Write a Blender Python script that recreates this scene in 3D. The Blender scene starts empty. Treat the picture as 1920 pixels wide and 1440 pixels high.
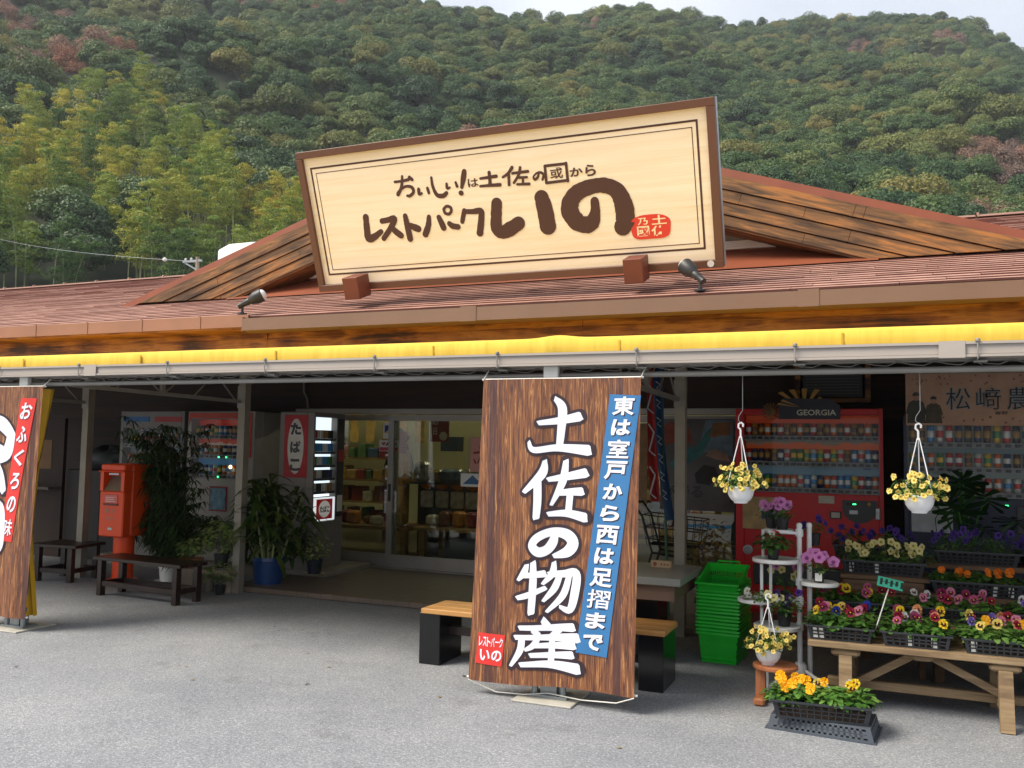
import bpy, bmesh, math, random
import numpy as np
from mathutils import Vector, Matrix
SC = bpy.context.scene
COL = SC.collection
PI = math.pi
R = math.radians
# ---------------------------------------------------------------- camera
F_PX, YAW, PITCH, ROLL = 1667.5, R(22.733), R(4.105), R(0.982)
fw = Vector((-math.sin(YAW)*math.cos(PITCH), math.cos(YAW)*math.cos(PITCH), math.sin(PITCH)))
r0 = Vector((math.cos(YAW), math.sin(YAW), 0)); u0 = r0.cross(fw)
cr = r0*math.cos(ROLL)+u0*math.sin(ROLL); cu = -r0*math.sin(ROLL)+u0*math.cos(ROLL)
cam = bpy.data.cameras.new('camera'); camo = bpy.data.objects.new('camera', cam); COL.objects.link(camo)
camo.matrix_world = Matrix(((cr.x, cu.x, -fw.x, 0), (cr.y, cu.y, -fw.y, 0), (cr.z, cu.z, -fw.z, 1.6), (0, 0, 0, 1)))
cam.sensor_width = 36; cam.lens = F_PX/1920*36; cam.clip_end = 3000; cam.clip_start = .05
SC.camera = camo
# ---------------------------------------------------------------- sky, sun, exposure
SUN_EL, SUN_AZ = R(50), R(-132)          # azimuth measured from +Y towards +X
w = bpy.data.worlds.new('World'); SC.world = w; w.use_nodes = True
nt = w.node_tree; sky = nt.nodes.new('ShaderNodeTexSky'); sky.sky_type = 'NISHITA'; sky.sun_disc = False
sky.sun_elevation = SUN_EL; sky.sun_rotation = SUN_AZ; sky.air_density = 1.0; sky.dust_density = 4.0; sky.ozone_density = 1.0
bg = nt.nodes['Background']; bg.inputs[1].default_value = 0.115
# thin broken cloud over most of the sky
_tc = nt.nodes.new('ShaderNodeTexCoord'); _nz = nt.nodes.new('ShaderNodeTexNoise'); _nz.inputs['Scale'].default_value = 2.2; _nz.inputs['Detail'].default_value = 6
_mr = nt.nodes.new('ShaderNodeMapRange'); _mr.inputs[1].default_value = .35; _mr.inputs[2].default_value = .7; _mr.inputs[3].default_value = .45; _mr.inputs[4].default_value = .85
_mx = nt.nodes.new('ShaderNodeMix'); _mx.data_type = 'RGBA'; _mx.inputs[7].default_value = (7.2, 7.5, 8.0, 1)
nt.links.new(_tc.outputs['Generated'], _nz.inputs['Vector']); nt.links.new(_nz.outputs[0], _mr.inputs[0]); nt.links.new(_mr.outputs[0], _mx.inputs[0]); nt.links.new(sky.outputs[0], _mx.inputs[6]); nt.links.new(_mx.outputs[2], bg.inputs[0])
sl = bpy.data.lights.new('sun', 'SUN'); sl.energy = 3.9; sl.angle = R(28); sl.color = (1, .91, .77)
so = bpy.data.objects.new('sun', sl); COL.objects.link(so)
sd = Vector((math.sin(SUN_AZ)*math.cos(SUN_EL), math.cos(SUN_AZ)*math.cos(SUN_EL), math.sin(SUN_EL)))
so.rotation_euler = (-sd).to_track_quat('-Z', 'Y').to_euler()
SC.view_settings.view_transform = 'Standard'; SC.view_settings.look = 'None'
SC.view_settings.gamma = 1; SC.view_settings.use_curve_mapping = False
SC.view_settings.exposure = 0.5
SC.render.engine = 'CYCLES'
cy = SC.cycles
cy.max_bounces = 8; cy.diffuse_bounces = 4; cy.glossy_bounces = 3; cy.transmission_bounces = 4; cy.transparent_max_bounces = 12; cy.volume_bounces = 0
cy.caustics_reflective = False; cy.caustics_refractive = False; cy.use_denoising = True; cy.sample_clamp_indirect = 6

# ---------------------------------------------------------------- helpers
def lin(h):
    h = h.lstrip('#'); o = []
    for i in (0, 2, 4):
        c = int(h[i:i+2], 16)/255; o.append(c/12.92 if c <= .04045 else ((c+.055)/1.055)**2.4)
    return tuple(o)
def C4(c): return tuple(lin(c) if isinstance(c, str) else c)+(1,)
MATS = {}
def _new(name):
    m = bpy.data.materials.new(name); m.use_nodes = True; n = m.node_tree
    return m, n, n.nodes['Principled BSDF']
def N(n, t, **kw):
    x = n.nodes.new(t)
    for k, v in kw.items(): setattr(x, k, v)
    return x
def mat(name, c, rough=.6, metal=0., var=.12, vs=6., bump=0., bs=80., emit=0., coat=0., ec=None):
    if name in MATS: return MATS[name]
    m, n, b = _new(name); L = n.links.new
    tc = N(n, 'ShaderNodeTexCoord')
    nz = N(n, 'ShaderNodeTexNoise'); nz.inputs['Scale'].default_value = vs; nz.inputs['Detail'].default_value = 5
    L(tc.outputs['Object'], nz.inputs['Vector'])
    mr = N(n, 'ShaderNodeMapRange'); mr.inputs[1].default_value = .3; mr.inputs[2].default_value = .7
    mr.inputs[3].default_value = 1-var; mr.inputs[4].default_value = 1+var; L(nz.outputs[0], mr.inputs[0])
    mx = N(n, 'ShaderNodeVectorMath', operation='SCALE'); mx.inputs[0].default_value = C4(c)[:3]; L(mr.outputs[0], mx.inputs['Scale'])
    L(mx.outputs[0], b.inputs['Base Color'])
    b.inputs['Roughness'].default_value = rough; b.inputs['Metallic'].default_value = metal; b.inputs['Coat Weight'].default_value = coat
    if bump:
        n2 = N(n, 'ShaderNodeTexNoise'); n2.inputs['Scale'].default_value = bs; n2.inputs['Detail'].default_value = 3; L(tc.outputs['Object'], n2.inputs['Vector'])
        bp = N(n, 'ShaderNodeBump'); bp.inputs['Strength'].default_value = bump; bp.inputs['Distance'].default_value = .01
        L(n2.outputs[0], bp.inputs['Height']); L(bp.outputs[0], b.inputs['Normal'])
    if emit:
        b.inputs['Emission Color'].default_value = C4(ec or c); b.inputs['Emission Strength'].default_value = emit
    MATS[name] = m; return m
def ramp(n, stops, interp='LINEAR'):
    r = N(n, 'ShaderNodeValToRGB'); r.color_ramp.interpolation = interp; e = r.color_ramp.elements
    while len(e) < len(stops): e.new(.5)
    for k, (p, c) in enumerate(stops): e[k].position = p; e[k].color = C4(c)
    return r
def wood(name, stops, scale=(1.2, 14, 14), rough=.65, bump=.25, dist=.6, knots=0., board=None, stain=0.):
    """grain runs along the axis with the small scale value; board=(axis, width) gives each board its own tone"""
    if name in MATS: return MATS[name]
    m, n, b = _new(name); L = n.links.new
    tc = N(n, 'ShaderNodeTexCoord'); mp = N(n, 'ShaderNodeMapping'); mp.inputs['Scale'].default_value = scale
    L(tc.outputs['Object'], mp.inputs['Vector'])
    nz = N(n, 'ShaderNodeTexNoise'); nz.inputs['Scale'].default_value = 2.2; nz.inputs['Detail'].default_value = 8; nz.inputs['Roughness'].default_value = .62; nz.inputs['Distortion'].default_value = dist
    L(mp.outputs[0], nz.inputs['Vector']); fac = nz.outputs[0]
    if board:
        sp = N(n, 'ShaderNodeSeparateXYZ'); L(tc.outputs['Object'], sp.inputs[0])
        dv = N(n, 'ShaderNodeMath', operation='DIVIDE'); dv.inputs[1].default_value = board[1]; L(sp.outputs[board[0]], dv.inputs[0])
        fl = N(n, 'ShaderNodeMath', operation='FLOOR'); L(dv.outputs[0], fl.inputs[0])
        wn = N(n, 'ShaderNodeTexWhiteNoise', noise_dimensions='1D'); L(fl.outputs[0], wn.inputs['W'])
        mr = N(n, 'ShaderNodeMapRange'); mr.inputs[3].default_value = -.16; mr.inputs[4].default_value = .16; L(wn.outputs[0], mr.inputs[0])
        ad = N(n, 'ShaderNodeMath', operation='ADD'); L(fac, ad.inputs[0]); L(mr.outputs[0], ad.inputs[1]); fac = ad.outputs[0]
    if stain:
        n3 = N(n, 'ShaderNodeTexNoise'); n3.inputs['Scale'].default_value = 1.1; n3.inputs['Detail'].default_value = 4; L(tc.outputs['Object'], n3.inputs['Vector'])
        m3 = N(n, 'ShaderNodeMapRange'); m3.inputs[1].default_value = .35; m3.inputs[2].default_value = .65; m3.inputs[3].default_value = -stain; m3.inputs[4].default_value = stain; L(n3.outputs[0], m3.inputs[0])
        a3 = N(n, 'ShaderNodeMath', operation='ADD'); L(fac, a3.inputs[0]); L(m3.outputs[0], a3.inputs[1]); fac = a3.outputs[0]
    r = ramp(n, stops); L(fac, r.inputs[0]); colr = r.outputs[0]
    if knots:
        vo = N(n, 'ShaderNodeTexVoronoi'); vo.inputs['Scale'].default_value = knots; m2 = N(n, 'ShaderNodeMapping'); m2.inputs['Scale'].default_value = [.45 if s == min(scale) else 1 for s in scale]
        L(tc.outputs['Object'], m2.inputs[0]); L(m2.outputs[0], vo.inputs['Vector'])
        r2 = ramp(n, [(.03, (.12, .1, .09)), (.1, (1, 1, 1))]); L(vo.outputs['Distance'], r2.inputs[0])
        mm = N(n, 'ShaderNodeMix', data_type='RGBA', blend_type='MULTIPLY'); mm.inputs[0].default_value = .85; L(colr, mm.inputs[6]); L(r2.outputs[0], mm.inputs[7]); colr = mm.outputs[2]
    L(colr, b.inputs['Base Color']); b.inputs['Roughness'].default_value = rough
    if bump:
        bp = N(n, 'ShaderNodeBump'); bp.inputs['Strength'].default_value = bump; bp.inputs['Distance'].default_value = .006; L(nz.outputs[0], bp.inputs['Height']); L(bp.outputs[0], b.inputs['Normal'])
    MATS[name] = m; return m
def leafmat(name, c1, c2, rnd=.25, trans=.25, rough=.55, wscale=0., c3=None, gloss=.5):
    """foliage: two greens by a noise over the plant, varied for each plant, with light passing through"""
    if name in MATS: return MATS[name]
    m, n, b = _new(name); L = n.links.new
    ge = N(n, 'ShaderNodeNewGeometry'); oi = N(n, 'ShaderNodeObjectInfo'); tc = N(n, 'ShaderNodeTexCoord')
    nz = N(n, 'ShaderNodeTexNoise'); nz.inputs['Scale'].default_value = wscale or 9; nz.inputs['Detail'].default_value = 3
    L(ge.outputs['Position'], nz.inputs['Vector'])
    ri = N(n, 'ShaderNodeMath', operation='MULTIPLY_ADD'); ri.inputs[1].default_value = rnd*2; ri.inputs[2].default_value = -rnd; L(oi.outputs['Random'], ri.inputs[0])
    ad = N(n, 'ShaderNodeMath', operation='ADD'); L(nz.outputs[0], ad.inputs[0]); L(ri.outputs[0], ad.inputs[1])
    pi = N(n, 'ShaderNodeMath', operation='MULTIPLY_ADD'); pi.inputs[1].default_value = .3; L(ge.outputs['Random Per Island'], pi.inputs[0]); L(ad.outputs[0], pi.inputs[2])
    r = ramp(n, [(.3, c1), (.62, c2), (1.0, c3 or c2)]); L(pi.outputs[0], r.inputs[0])
    L(r.outputs[0], b.inputs['Base Color']); b.inputs['Roughness'].default_value = rough; b.inputs['Specular IOR Level'].default_value = gloss
    tr = N(n, 'ShaderNodeBsdfTranslucent'); L(r.outputs[0], tr.inputs[0]); mx = N(n, 'ShaderNodeMixShader'); mx.inputs[0].default_value = trans
    L(b.outputs[0], mx.inputs[1]); L(tr.outputs[0], mx.inputs[2]); L(mx.outputs[0], n.nodes['Material Output'].inputs[0])
    MATS[name] = m; return m
def glassmat(name, tint=(.9, .95, .93), refl=.07, edge=.3):
    if name in MATS: return MATS[name]
    m = bpy.data.materials.new(name); m.use_nodes = True; n = m.node_tree; n.nodes.clear(); L = n.links.new
    o = N(n, 'ShaderNodeOutputMaterial'); t = N(n, 'ShaderNodeBsdfTransparent'); t.inputs[0].default_value = tint+(1,)
    g = N(n, 'ShaderNodeBsdfGlossy'); g.inputs['Roughness'].default_value = .02; mx = N(n, 'ShaderNodeMixShader')
    lw = N(n, 'ShaderNodeLayerWeight'); lw.inputs[0].default_value = .25
    ma = N(n, 'ShaderNodeMath', operation='MULTIPLY_ADD'); ma.inputs[1].default_value = edge; ma.inputs[2].default_value = refl; L(lw.outputs['Fresnel'], ma.inputs[0])
    L(ma.outputs[0], mx.inputs[0]); L(t.outputs[0], mx.inputs[1]); L(g.outputs[0], mx.inputs[2]); L(mx.outputs[0], o.inputs[0])
    MATS[name] = m; return m

class MB:
    def __init__(s): s.v = []; s.f = []; s.m = []; s.mi = 0
    def add(s, vs, fs, mi=None):
        k = len(s.v); s.v += [tuple(p) for p in vs]; s.f += [tuple(i+k for i in q) for q in fs]; s.m += [s.mi if mi is None else mi]*len(fs); return s
    def box(s, x0, x1, y0, y1, z0, z1, M=None, b=0., mi=None, taper=0.):
        if x1 < x0: x0, x1 = x1, x0
        if y1 < y0: y0, y1 = y1, y0
        if z1 < z0: z0, z1 = z1, z0
        if b <= 0:
            vs = [(x, y, z) for z in (z0, z1) for x, y in ((x0, y0), (x1, y0), (x1, y1), (x0, y1))]
            fs = [(3, 2, 1, 0), (4, 5, 6, 7), (0, 1, 5, 4), (1, 2, 6, 5), (2, 3, 7, 6), (3, 0, 4, 7)]
        else:                                         # chamfered box
            b = min(b, (x1-x0)*.45, (y1-y0)*.45, (z1-z0)*.45)
            rows = []
            for z, i in ((z0, b), (z0+b, 0), (z1-b, 0), (z1, b)):
                x_, X_, y_, Y_ = x0+i, x1-i, y0+i, y1-i
                rows.append([(x_+b, y_, z), (X_-b, y_, z), (X_, y_+b, z), (X_, Y_-b, z), (X_-b, Y_, z), (x_+b, Y_, z), (x_, Y_-b, z), (x_, y_+b, z)])
            vs = sum(rows, []); fs = [tuple(range(7, -1, -1)), tuple(range(24, 32))]
            for r in range(3):
                for k in range(8): fs.append((r*8+k, r*8+(k+1) % 8, r*8+8+(k+1) % 8, r*8+8+k))
        if M is not None: vs = [M @ Vector(p) for p in vs]
        return s.add(vs, fs, mi)
    def tube(s, pts, r, n=8, caps=True, mi=None):
        P = [Vector(p) for p in pts]; rr = r if isinstance(r, (list, tuple)) else [r]*len(P); vs = []; fs = []
        up = None
        for i, p in enumerate(P):
            t = (P[min(i+1, len(P)-1)]-P[max(i-1, 0)]).normalized()
            if up is None: up = Vector((0, 0, 1)) if abs(t.z) < .9 else Vector((1, 0, 0))
            a = t.cross(up).normalized(); b = a.cross(t).normalized(); up = b
            for k in range(n):
                q = 2*PI*k/n; vs.append(p+(a*math.cos(q)+b*math.sin(q))*rr[i])
        for i in range(len(P)-1):
            for k in range(n): fs.append((i*n+k, i*n+(k+1) % n, i*n+n+(k+1) % n, i*n+n+k))
        if caps: fs.append(tuple(range(n-1, -1, -1))); fs.append(tuple(range(len(P)*n-n, len(P)*n)))
        return s.add(vs, fs, mi)
    def bar(s, a, b, wx, wy, mi=None):                # rectangular bar between two points
        a, b = Vector(a), Vector(b); t = (b-a).normalized(); up = Vector((0, 0, 1)) if abs(t.z) < .95 else Vector((0, 1, 0))
        x = t.cross(up).normalized()*wx/2; y = x.cross(t).normalized()*wy/2
        vs = [p+q for p in (a, b) for q in (-x-y, x-y, x+y, -x+y)]
        return s.add(vs, [(3, 2, 1, 0), (4, 5, 6, 7), (0, 1, 5, 4), (1, 2, 6, 5), (2, 3, 7, 6), (3, 0, 4, 7)], mi)
    def lathe(s, prof, cx=0, cy=0, n=24, mi=None, M=None):
        vs = []; fs = []
        for r, z in prof:
            for k in range(n): vs.append(Vector((cx+r*math.cos(2*PI*k/n), cy+r*math.sin(2*PI*k/n), z)))
        for i in range(len(prof)-1):
            for k in range(n): fs.append((i*n+k, i*n+(k+1) % n, i*n+n+(k+1) % n, i*n+n+k))
        if prof[0][0] > 1e-4: fs.append(tuple(range(n-1, -1, -1)))
        if prof[-1][0] > 1e-4: fs.append(tuple(range(len(prof)*n-n, len(prof)*n)))
        if M is not None: vs = [M @ p for p in vs]
        return s.add(vs, fs, mi)
    def prism(s, poly, y0, y1, mi=None, ax='y'):       # polygon in XZ extruded along Y (or in YZ along X)
        n = len(poly); k = (lambda p, d: (p[0], d, p[1])) if ax == 'y' else ((lambda p, d: (d, p[0], p[1])) if ax == 'x' else (lambda p, d: (p[0], p[1], d)))
        vs = [k(p, y0) for p in poly]+[k(p, y1) for p in poly]
        fs = [tuple(range(n)), tuple(range(2*n-1, n-1, -1))]+[(i, i+n, (i+1) % n+n, (i+1) % n) for i in range(n)]
        return s.add(vs, fs, mi)
    def quad(s, a, b, c, d, mi=None): return s.add([a, b, c, d], [(0, 1, 2, 3)], mi)
    def leaf(s, p, d, ln, wd, droop=.3, up=(0, 0, 1), mi=None, tip=.15):
        p = Vector(p); d = Vector(d).normalized(); sd = d.cross(Vector(up))
        if sd.length < .1: sd = d.cross(Vector((1, .3, 0)))
        sd.normalize(); nn = sd.cross(d)
        m1 = p+d*ln*.35+nn*ln*.08; m2 = p+d*ln*.7-Vector((0, 0, 1))*droop*ln*.3; e = p+d*ln*.97-Vector((0, 0, 1))*droop*ln*.7
        vs = [p-sd*wd*.08, p+sd*wd*.08, m1+sd*wd*.5, m1-sd*wd*.5, m2+sd*wd*.4, m2-sd*wd*.4, e+sd*wd*tip*.3, e-sd*wd*tip*.3]
        return s.add(vs, [(0, 1, 2, 3), (3, 2, 4, 5), (5, 4, 6, 7)], mi)
    def mesh(s, name, mats, smooth=False, fix=True):
        me = bpy.data.meshes.new(name); me.from_pydata([tuple(p) for p in s.v], [], s.f); ms = mats if isinstance(mats, (list, tuple)) else [mats]
        for m in ms: me.materials.append(m)
        if any(s.m): me.polygons.foreach_set('material_index', s.m)
        if fix:
            bm = bmesh.new(); bm.from_mesh(me); bmesh.ops.recalc_face_normals(bm, faces=bm.faces); bm.to_mesh(me); bm.free()
        if smooth:
            me.polygons.foreach_set('use_smooth', [True]*len(me.polygons))
            try: me.set_sharp_from_angle(angle=R(smooth if smooth is not True else 40))
            except Exception: pass
        me.update(); return me
    def build(s, name, mats, parent=None, smooth=False, fix=True, loc=None, rot=None):
        return link(name, s.mesh(name, mats, smooth, fix), parent, loc, rot)
def link(name, me, parent=None, loc=None, rot=None):
    o = bpy.data.objects.new(name, me); COL.objects.link(o); o.parent = parent
    if loc is not None: o.location = loc
    if rot is not None: o.rotation_euler = rot
    return o
def tag(o, label, cat, group=None, kind=None):
    if kind: o['kind'] = kind
    if label: o['label'] = label
    if cat: o['category'] = cat
    if group: o['group'] = group
    return o
def thing(name, label, cat, loc=(0, 0, 0), rz=0., group=None, rot=None):
    o = bpy.data.objects.new(name, None); COL.objects.link(o); o.location = loc; o.rotation_euler = rot or (0, 0, rz); o.empty_display_size = .1
    return tag(o, label, cat, group)
def struct(o): o['kind'] = 'structure'; return o
def dup(o, parent=None):
    c = o.copy(); COL.objects.link(c); c.parent = parent
    for k in list(o.children): dup(k, c)
    return c
# ---- lettering
_G = {}
def glyphs(s, bold=0.):
    """outline of a string as a flat mesh, scaled into the unit square (x right, z up)"""
    if (s, bold) in _G: return _G[s, bold]
    c = bpy.data.curves.new('lettering', 'FONT'); c.body = s; c.offset = bold; c.resolution_u = 3
    o = bpy.data.objects.new('lettering', c); COL.objects.link(o); bpy.context.view_layer.update()
    me = bpy.data.meshes.new_from_object(o.evaluated_get(bpy.context.evaluated_depsgraph_get()))
    v = np.array([p.co[:2] for p in me.vertices]); f = [tuple(p.vertices) for p in me.polygons]
    bpy.data.objects.remove(o); bpy.data.curves.remove(c); bpy.data.meshes.remove(me)
    lo, hi = v.min(0), v.max(0); _G[s, bold] = ((v-lo)/(hi-lo), f, (hi-lo)); return _G[s, bold]
def text(mb, s, x0, z0, x1, z1, fn, bold=.02, mi=None):
    v, f, _ = glyphs(s, bold); mb.add([fn(x0+(x1-x0)*a, z0+(z1-z0)*b) for a, b in v], f, mi)
def flat(y, dx=0, dz=0): return lambda a, b: (a+dx, y, b+dz)
def smoothpts(pts, k=6):
    P = [np.array(p, float) for p in pts]
    if len(P) < 3: return [P[0]*(1-t)+P[-1]*t for t in np.linspace(0, 1, 4)]
    out = []
    for i in range(len(P)-1):
        a, b, c, d = P[max(i-1, 0)], P[i], P[i+1], P[min(i+2, len(P)-1)]
        for t in np.linspace(0, 1, k, endpoint=False):
            out.append(.5*((2*b)+(c-a)*t+(2*a-5*b+4*c-d)*t*t+(3*b-a-3*c+d)*t**3))
    return out+[P[-1]]
_sk = [0]
def stroke(mb, pts, fn, grow=0., mi=None, step=.0003, rnd=None, brush=False):
    """one brush stroke: a ribbon (x, z, half width) with round ends, laid on a surface through fn(x, z, lift)"""
    P = smoothpts(pts); _sk[0] = (_sk[0]+1) % 5; lift = _sk[0]*step; L = []; n = len(P)
    for i, p in enumerate(P):
        t = (P[min(i+1, n-1)]-P[max(i-1, 0)])[:2]; t = t/(np.hypot(*t)+1e-9); nn = np.array((-t[1], t[0])); h = p[2]+grow
        if rnd: h *= 1+rnd.uniform(-.05, .05)
        L.append((p[:2]+nn*h, p[:2]-nn*h, t, h, p[:2], nn))
    vs = []; fs = []
    for i, (a, b, t, h, c, nn) in enumerate(L):
        e = lift+i*step*.04; vs += [fn(a[0], a[1], e), fn(b[0], b[1], e)]
        if i: fs.append((2*i-2, 2*i-1, 2*i+1, 2*i))
    mb.add(vs, fs, mi)
    for (a, b, t, h, c, nn), sg, e in ((L[0], -1, lift), (L[-1], 1, lift+n*step*.04)):
        q = [c+(nn*math.cos(g)+t*sg*math.sin(g))*h for g in np.linspace(0, PI, 8)]
        if brush: q = [c+nn*h, c+nn*h*.75+t*sg*h*(.95 if sg < 0 else .35), c+t*sg*h*.55, c-nn*h*.7+t*sg*h*(.15 if sg < 0 else .8), c-nn*h]
        mb.add([fn(x[0], x[1], e) for x in q], [tuple(range(len(q)))], mi)
# ================================================================ SETTING
def asphalt():
    m, n, b = _new('worn_asphalt'); L = n.links.new; tc = N(n, 'ShaderNodeTexCoord')
    vo = N(n, 'ShaderNodeTexVoronoi'); vo.inputs['Scale'].default_value = 150; L(tc.outputs['Object'], vo.inputs['Vector'])
    big = N(n, 'ShaderNodeTexNoise'); big.inputs['Scale'].default_value = .9; big.inputs['Detail'].default_value = 7; big.inputs['Roughness'].default_value = .6; L(tc.outputs['Object'], big.inputs['Vector'])
    sp = N(n, 'ShaderNodeTexNoise'); sp.inputs['Scale'].default_value = 60; sp.inputs['Detail'].default_value = 4; L(tc.outputs['Object'], sp.inputs['Vector'])
    sx = N(n, 'ShaderNodeSeparateColor'); L(vo.outputs['Color'], sx.inputs[0])
    a = ramp(n, [(.0, (.175, .188, .21)), (.45, (.232, .247, .272)), (.8, (.28, .296, .32)), (1, (.41, .42, .435))]); L(sx.outputs[0], a.inputs[0])
    br = ramp(n, [(.35, (.82, .83, .85)), (.65, (1.1, 1.09, 1.06))]); L(big.outputs[0], br.inputs[0])
    sr = ramp(n, [(.33, (.76, .76, .78)), (.6, (1.05, 1.045, 1.03))]); L(sp.outputs[0], sr.inputs[0])
    m1 = N(n, 'ShaderNodeMix', data_type='RGBA', blend_type='MULTIPLY'); m1.inputs[0].default_value = 1; L(a.outputs[0], m1.inputs[6]); L(br.outputs[0], m1.inputs[7])
    m2 = N(n, 'ShaderNodeMix', data_type='RGBA', blend_type='MULTIPLY'); m2.inputs[0].default_value = .8; L(m1.outputs[2], m2.inputs[6]); L(sr.outputs[0], m2.inputs[7])
    st = N(n, 'ShaderNodeTexNoise'); st.inputs['Scale'].default_value = 1.9; st.inputs['Detail'].default_value = 8; st.inputs['Roughness'].default_value = .7; L(tc.outputs['Object'], st.inputs['Vector'])
    s2 = ramp(n, [(.36, (.78, .78, .77)), (.43, (1, 1, 1)), (.66, (1, 1, 1)), (.72, (1.12, 1.12, 1.1))]); L(st.outputs[0], s2.inputs[0])
    m3 = N(n, 'ShaderNodeMix', data_type='RGBA', blend_type='MULTIPLY'); m3.inputs[0].default_value = .8; L(m2.outputs[2], m3.inputs[6]); L(s2.outputs[0], m3.inputs[7])
    L(m3.outputs[2], b.inputs['Base Color']); b.inputs['Roughness'].default_value = .85
    bp = N(n, 'ShaderNodeBump'); bp.inputs['Strength'].default_value = .35; bp.inputs['Distance'].default_value = .004; L(vo.outputs['Distance'], bp.inputs['Height']); L(bp.outputs[0], b.inputs['Normal'])
    return m
g = MB(); g.quad((-540, -60, 0), (240, -60, 0), (240, 560, 0), (-540, 560, 0)); struct(g.build('ground', asphalt()))
def tilemat():
    m, n, b = _new('porch_tile'); L = n.links.new; tc = N(n, 'ShaderNodeTexCoord'); bt = N(n, 'ShaderNodeTexBrick'); bt.offset = 0
    bt.inputs['Scale'].default_value = 1; bt.inputs['Brick Width'].default_value = .15; bt.inputs['Row Height'].default_value = .15; bt.inputs['Mortar Size'].default_value = .004
    bt.inputs['Color1'].default_value = (.12, .088, .065, 1); bt.inputs['Color2'].default_value = (.15, .11, .082, 1); bt.inputs['Mortar'].default_value = (.075, .062, .052, 1)
    L(tc.outputs['Object'], bt.inputs['Vector']); L(bt.outputs[0], b.inputs['Base Color']); b.inputs['Roughness'].default_value = .5; return m
g = MB(); g.box(-6.62, 2.8, 7.86, 9.86, 0.002, .06, b=.008); struct(g.build('porch_pavement', tilemat()))
# ---- hillside
from mathutils import noise as mn
RAZ = [-75, -59, -54, -42, -32.4, -28.8, -26.7, -21.7, -18, -13.3, -10.6, -8.5, -4.6, -2.7, .0, 1.6, 4.2, 5.8, 7.7, 9.7, 20]
REL = [28.5, 29.4, 27.4, 28.6, 28.1, 27.2, 26.8, 26.7, 26.9, 27.1, 26.2, 25.8, 25.7, 25.5, 25.0, 24.9, 24.3, 23.3, 22.0, 20.7, 15]
def hill(az, r):
    el = np.interp(az, RAZ, REL)-.5
    RR = 370+45*math.sin(R(az)*5+1)
    zr = RR*math.tan(R(el)); t = (r-62)/(RR-62)
    if t <= 0: return -.4
    p = Vector((r*math.sin(R(az)), r*math.cos(R(az)), 0))
    nz = mn.noise(p/75)*13+mn.noise(p/32+Vector((5, 3, 0)))*5
    if t <= 1: return zr*t**1.12+nz*min(1, t*2.2)*min(1, (1-t)*3+.12)
    return zr-(t-1)*zr*.55+nz*.12
azs = np.arange(-66, 20.1, .75); rs = np.concatenate([np.arange(60, 200, 5), np.arange(200, 520, 8)])
hv = []; hf = []
for a in azs:
    for r_ in rs: hv.append((r_*math.sin(R(a)), r_*math.cos(R(a)), hill(a, r_)))
nr = len(rs)
for i in range(len(azs)-1):
    for j in range(nr-1): hf.append((i*nr+j, i*nr+j+1, i*nr+nr+j+1, i*nr+nr+j))
g = MB(); g.add(hv, hf); struct(g.build('hillside_terrain', mat('forest_floor', (.022, .034, .014), .9, var=.4, vs=.2), smooth=True))
# ---- trees
def quads(cen, nrm, size, rs_, asp=.75):
    """irregular leaf sprays: one bent four-cornered blade per centre, facing roughly along its normal"""
    n = len(cen); t = rs_.normal(size=(n, 3)); t -= (t*nrm).sum(1)[:, None]*nrm; t /= np.linalg.norm(t, axis=1)[:, None]; b = np.cross(nrm, t)
    s = size[:, None]; j = lambda: rs_.uniform(.6, 1.25, (n, 1))
    V = np.stack([cen-t*s*j()-nrm*s*.2, cen-b*s*asp*j(), cen+t*s*j()-nrm*s*.2, cen+b*s*asp*j()], 1).reshape(-1, 3)
    return V
def mesh_np(name, V, m, tris=4):
    me = bpy.data.meshes.new(name); n = len(V)//4; me.from_pydata(V.tolist(), [], [(4*i, 4*i+1, 4*i+2, 4*i+3) for i in range(n)]); me.materials.append(m); return me
M_HILL = leafmat('hill_foliage', '#21421d', '#3a5d27', .28, .25, .6, .02, '#727a39')
M_OLV = leafmat('olive_foliage', '#3a501d', '#5a692c', .28, .25, .6, .03, '#857c38')
M_BRN = leafmat('autumn_foliage', '#6d5a50', '#8a6e5e', .3, .2, .7, .03, '#96664c')
M_BMB = leafmat('bamboo_foliage', '#3c5f1e', '#778f30', .34, .35, .55, .05, '#c4b03e')
M_DRK = leafmat('evergreen_foliage', '#233d1f', '#3c5a2c', .3, .18, .5, .06, '#62753a')
M_TRK = mat('tree_bark', (.11, .095, .075), .9, var=.3, vs=3)
M_CLM = mat('bamboo_culm', (.2, .23, .09), .6, var=.25, vs=2)
def crown(seed, rad, ht, n, m, size=(.28, .6), lobes=12, solid=.55):
    q = np.random.RandomState(seed); P = []; NN = []
    for _ in range(lobes):
        a = q.uniform(0, 2*PI); e = q.uniform(0, 1)**.8; rr = rad*.62*math.sqrt(1-e*e*.8)
        c = np.array((rr*math.cos(a), rr*math.sin(a), ht*(.25+.5*e))); lr = rad*q.uniform(.34, .52)
        k = n//lobes; d = q.normal(size=(k, 3)); d[:, 2] = np.abs(d[:, 2])*.9+d[:, 2]*.1; d /= np.linalg.norm(d, axis=1)[:, None]
        rad_ = lr*np.where(q.rand(k) < solid, q.uniform(.85, 1.08, k), q.uniform(.3, .95, k))
        P.append(c+d*rad_[:, None]*(1, 1, .85)); NN.append(d)
    P = np.concatenate(P); NN = np.concatenate(NN)+q.normal(size=(len(P), 3))*.36; NN /= np.linalg.norm(NN, axis=1)[:, None]
    return mesh_np('crown', quads(P, NN, q.uniform(*size, len(P)), q), m)
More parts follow.
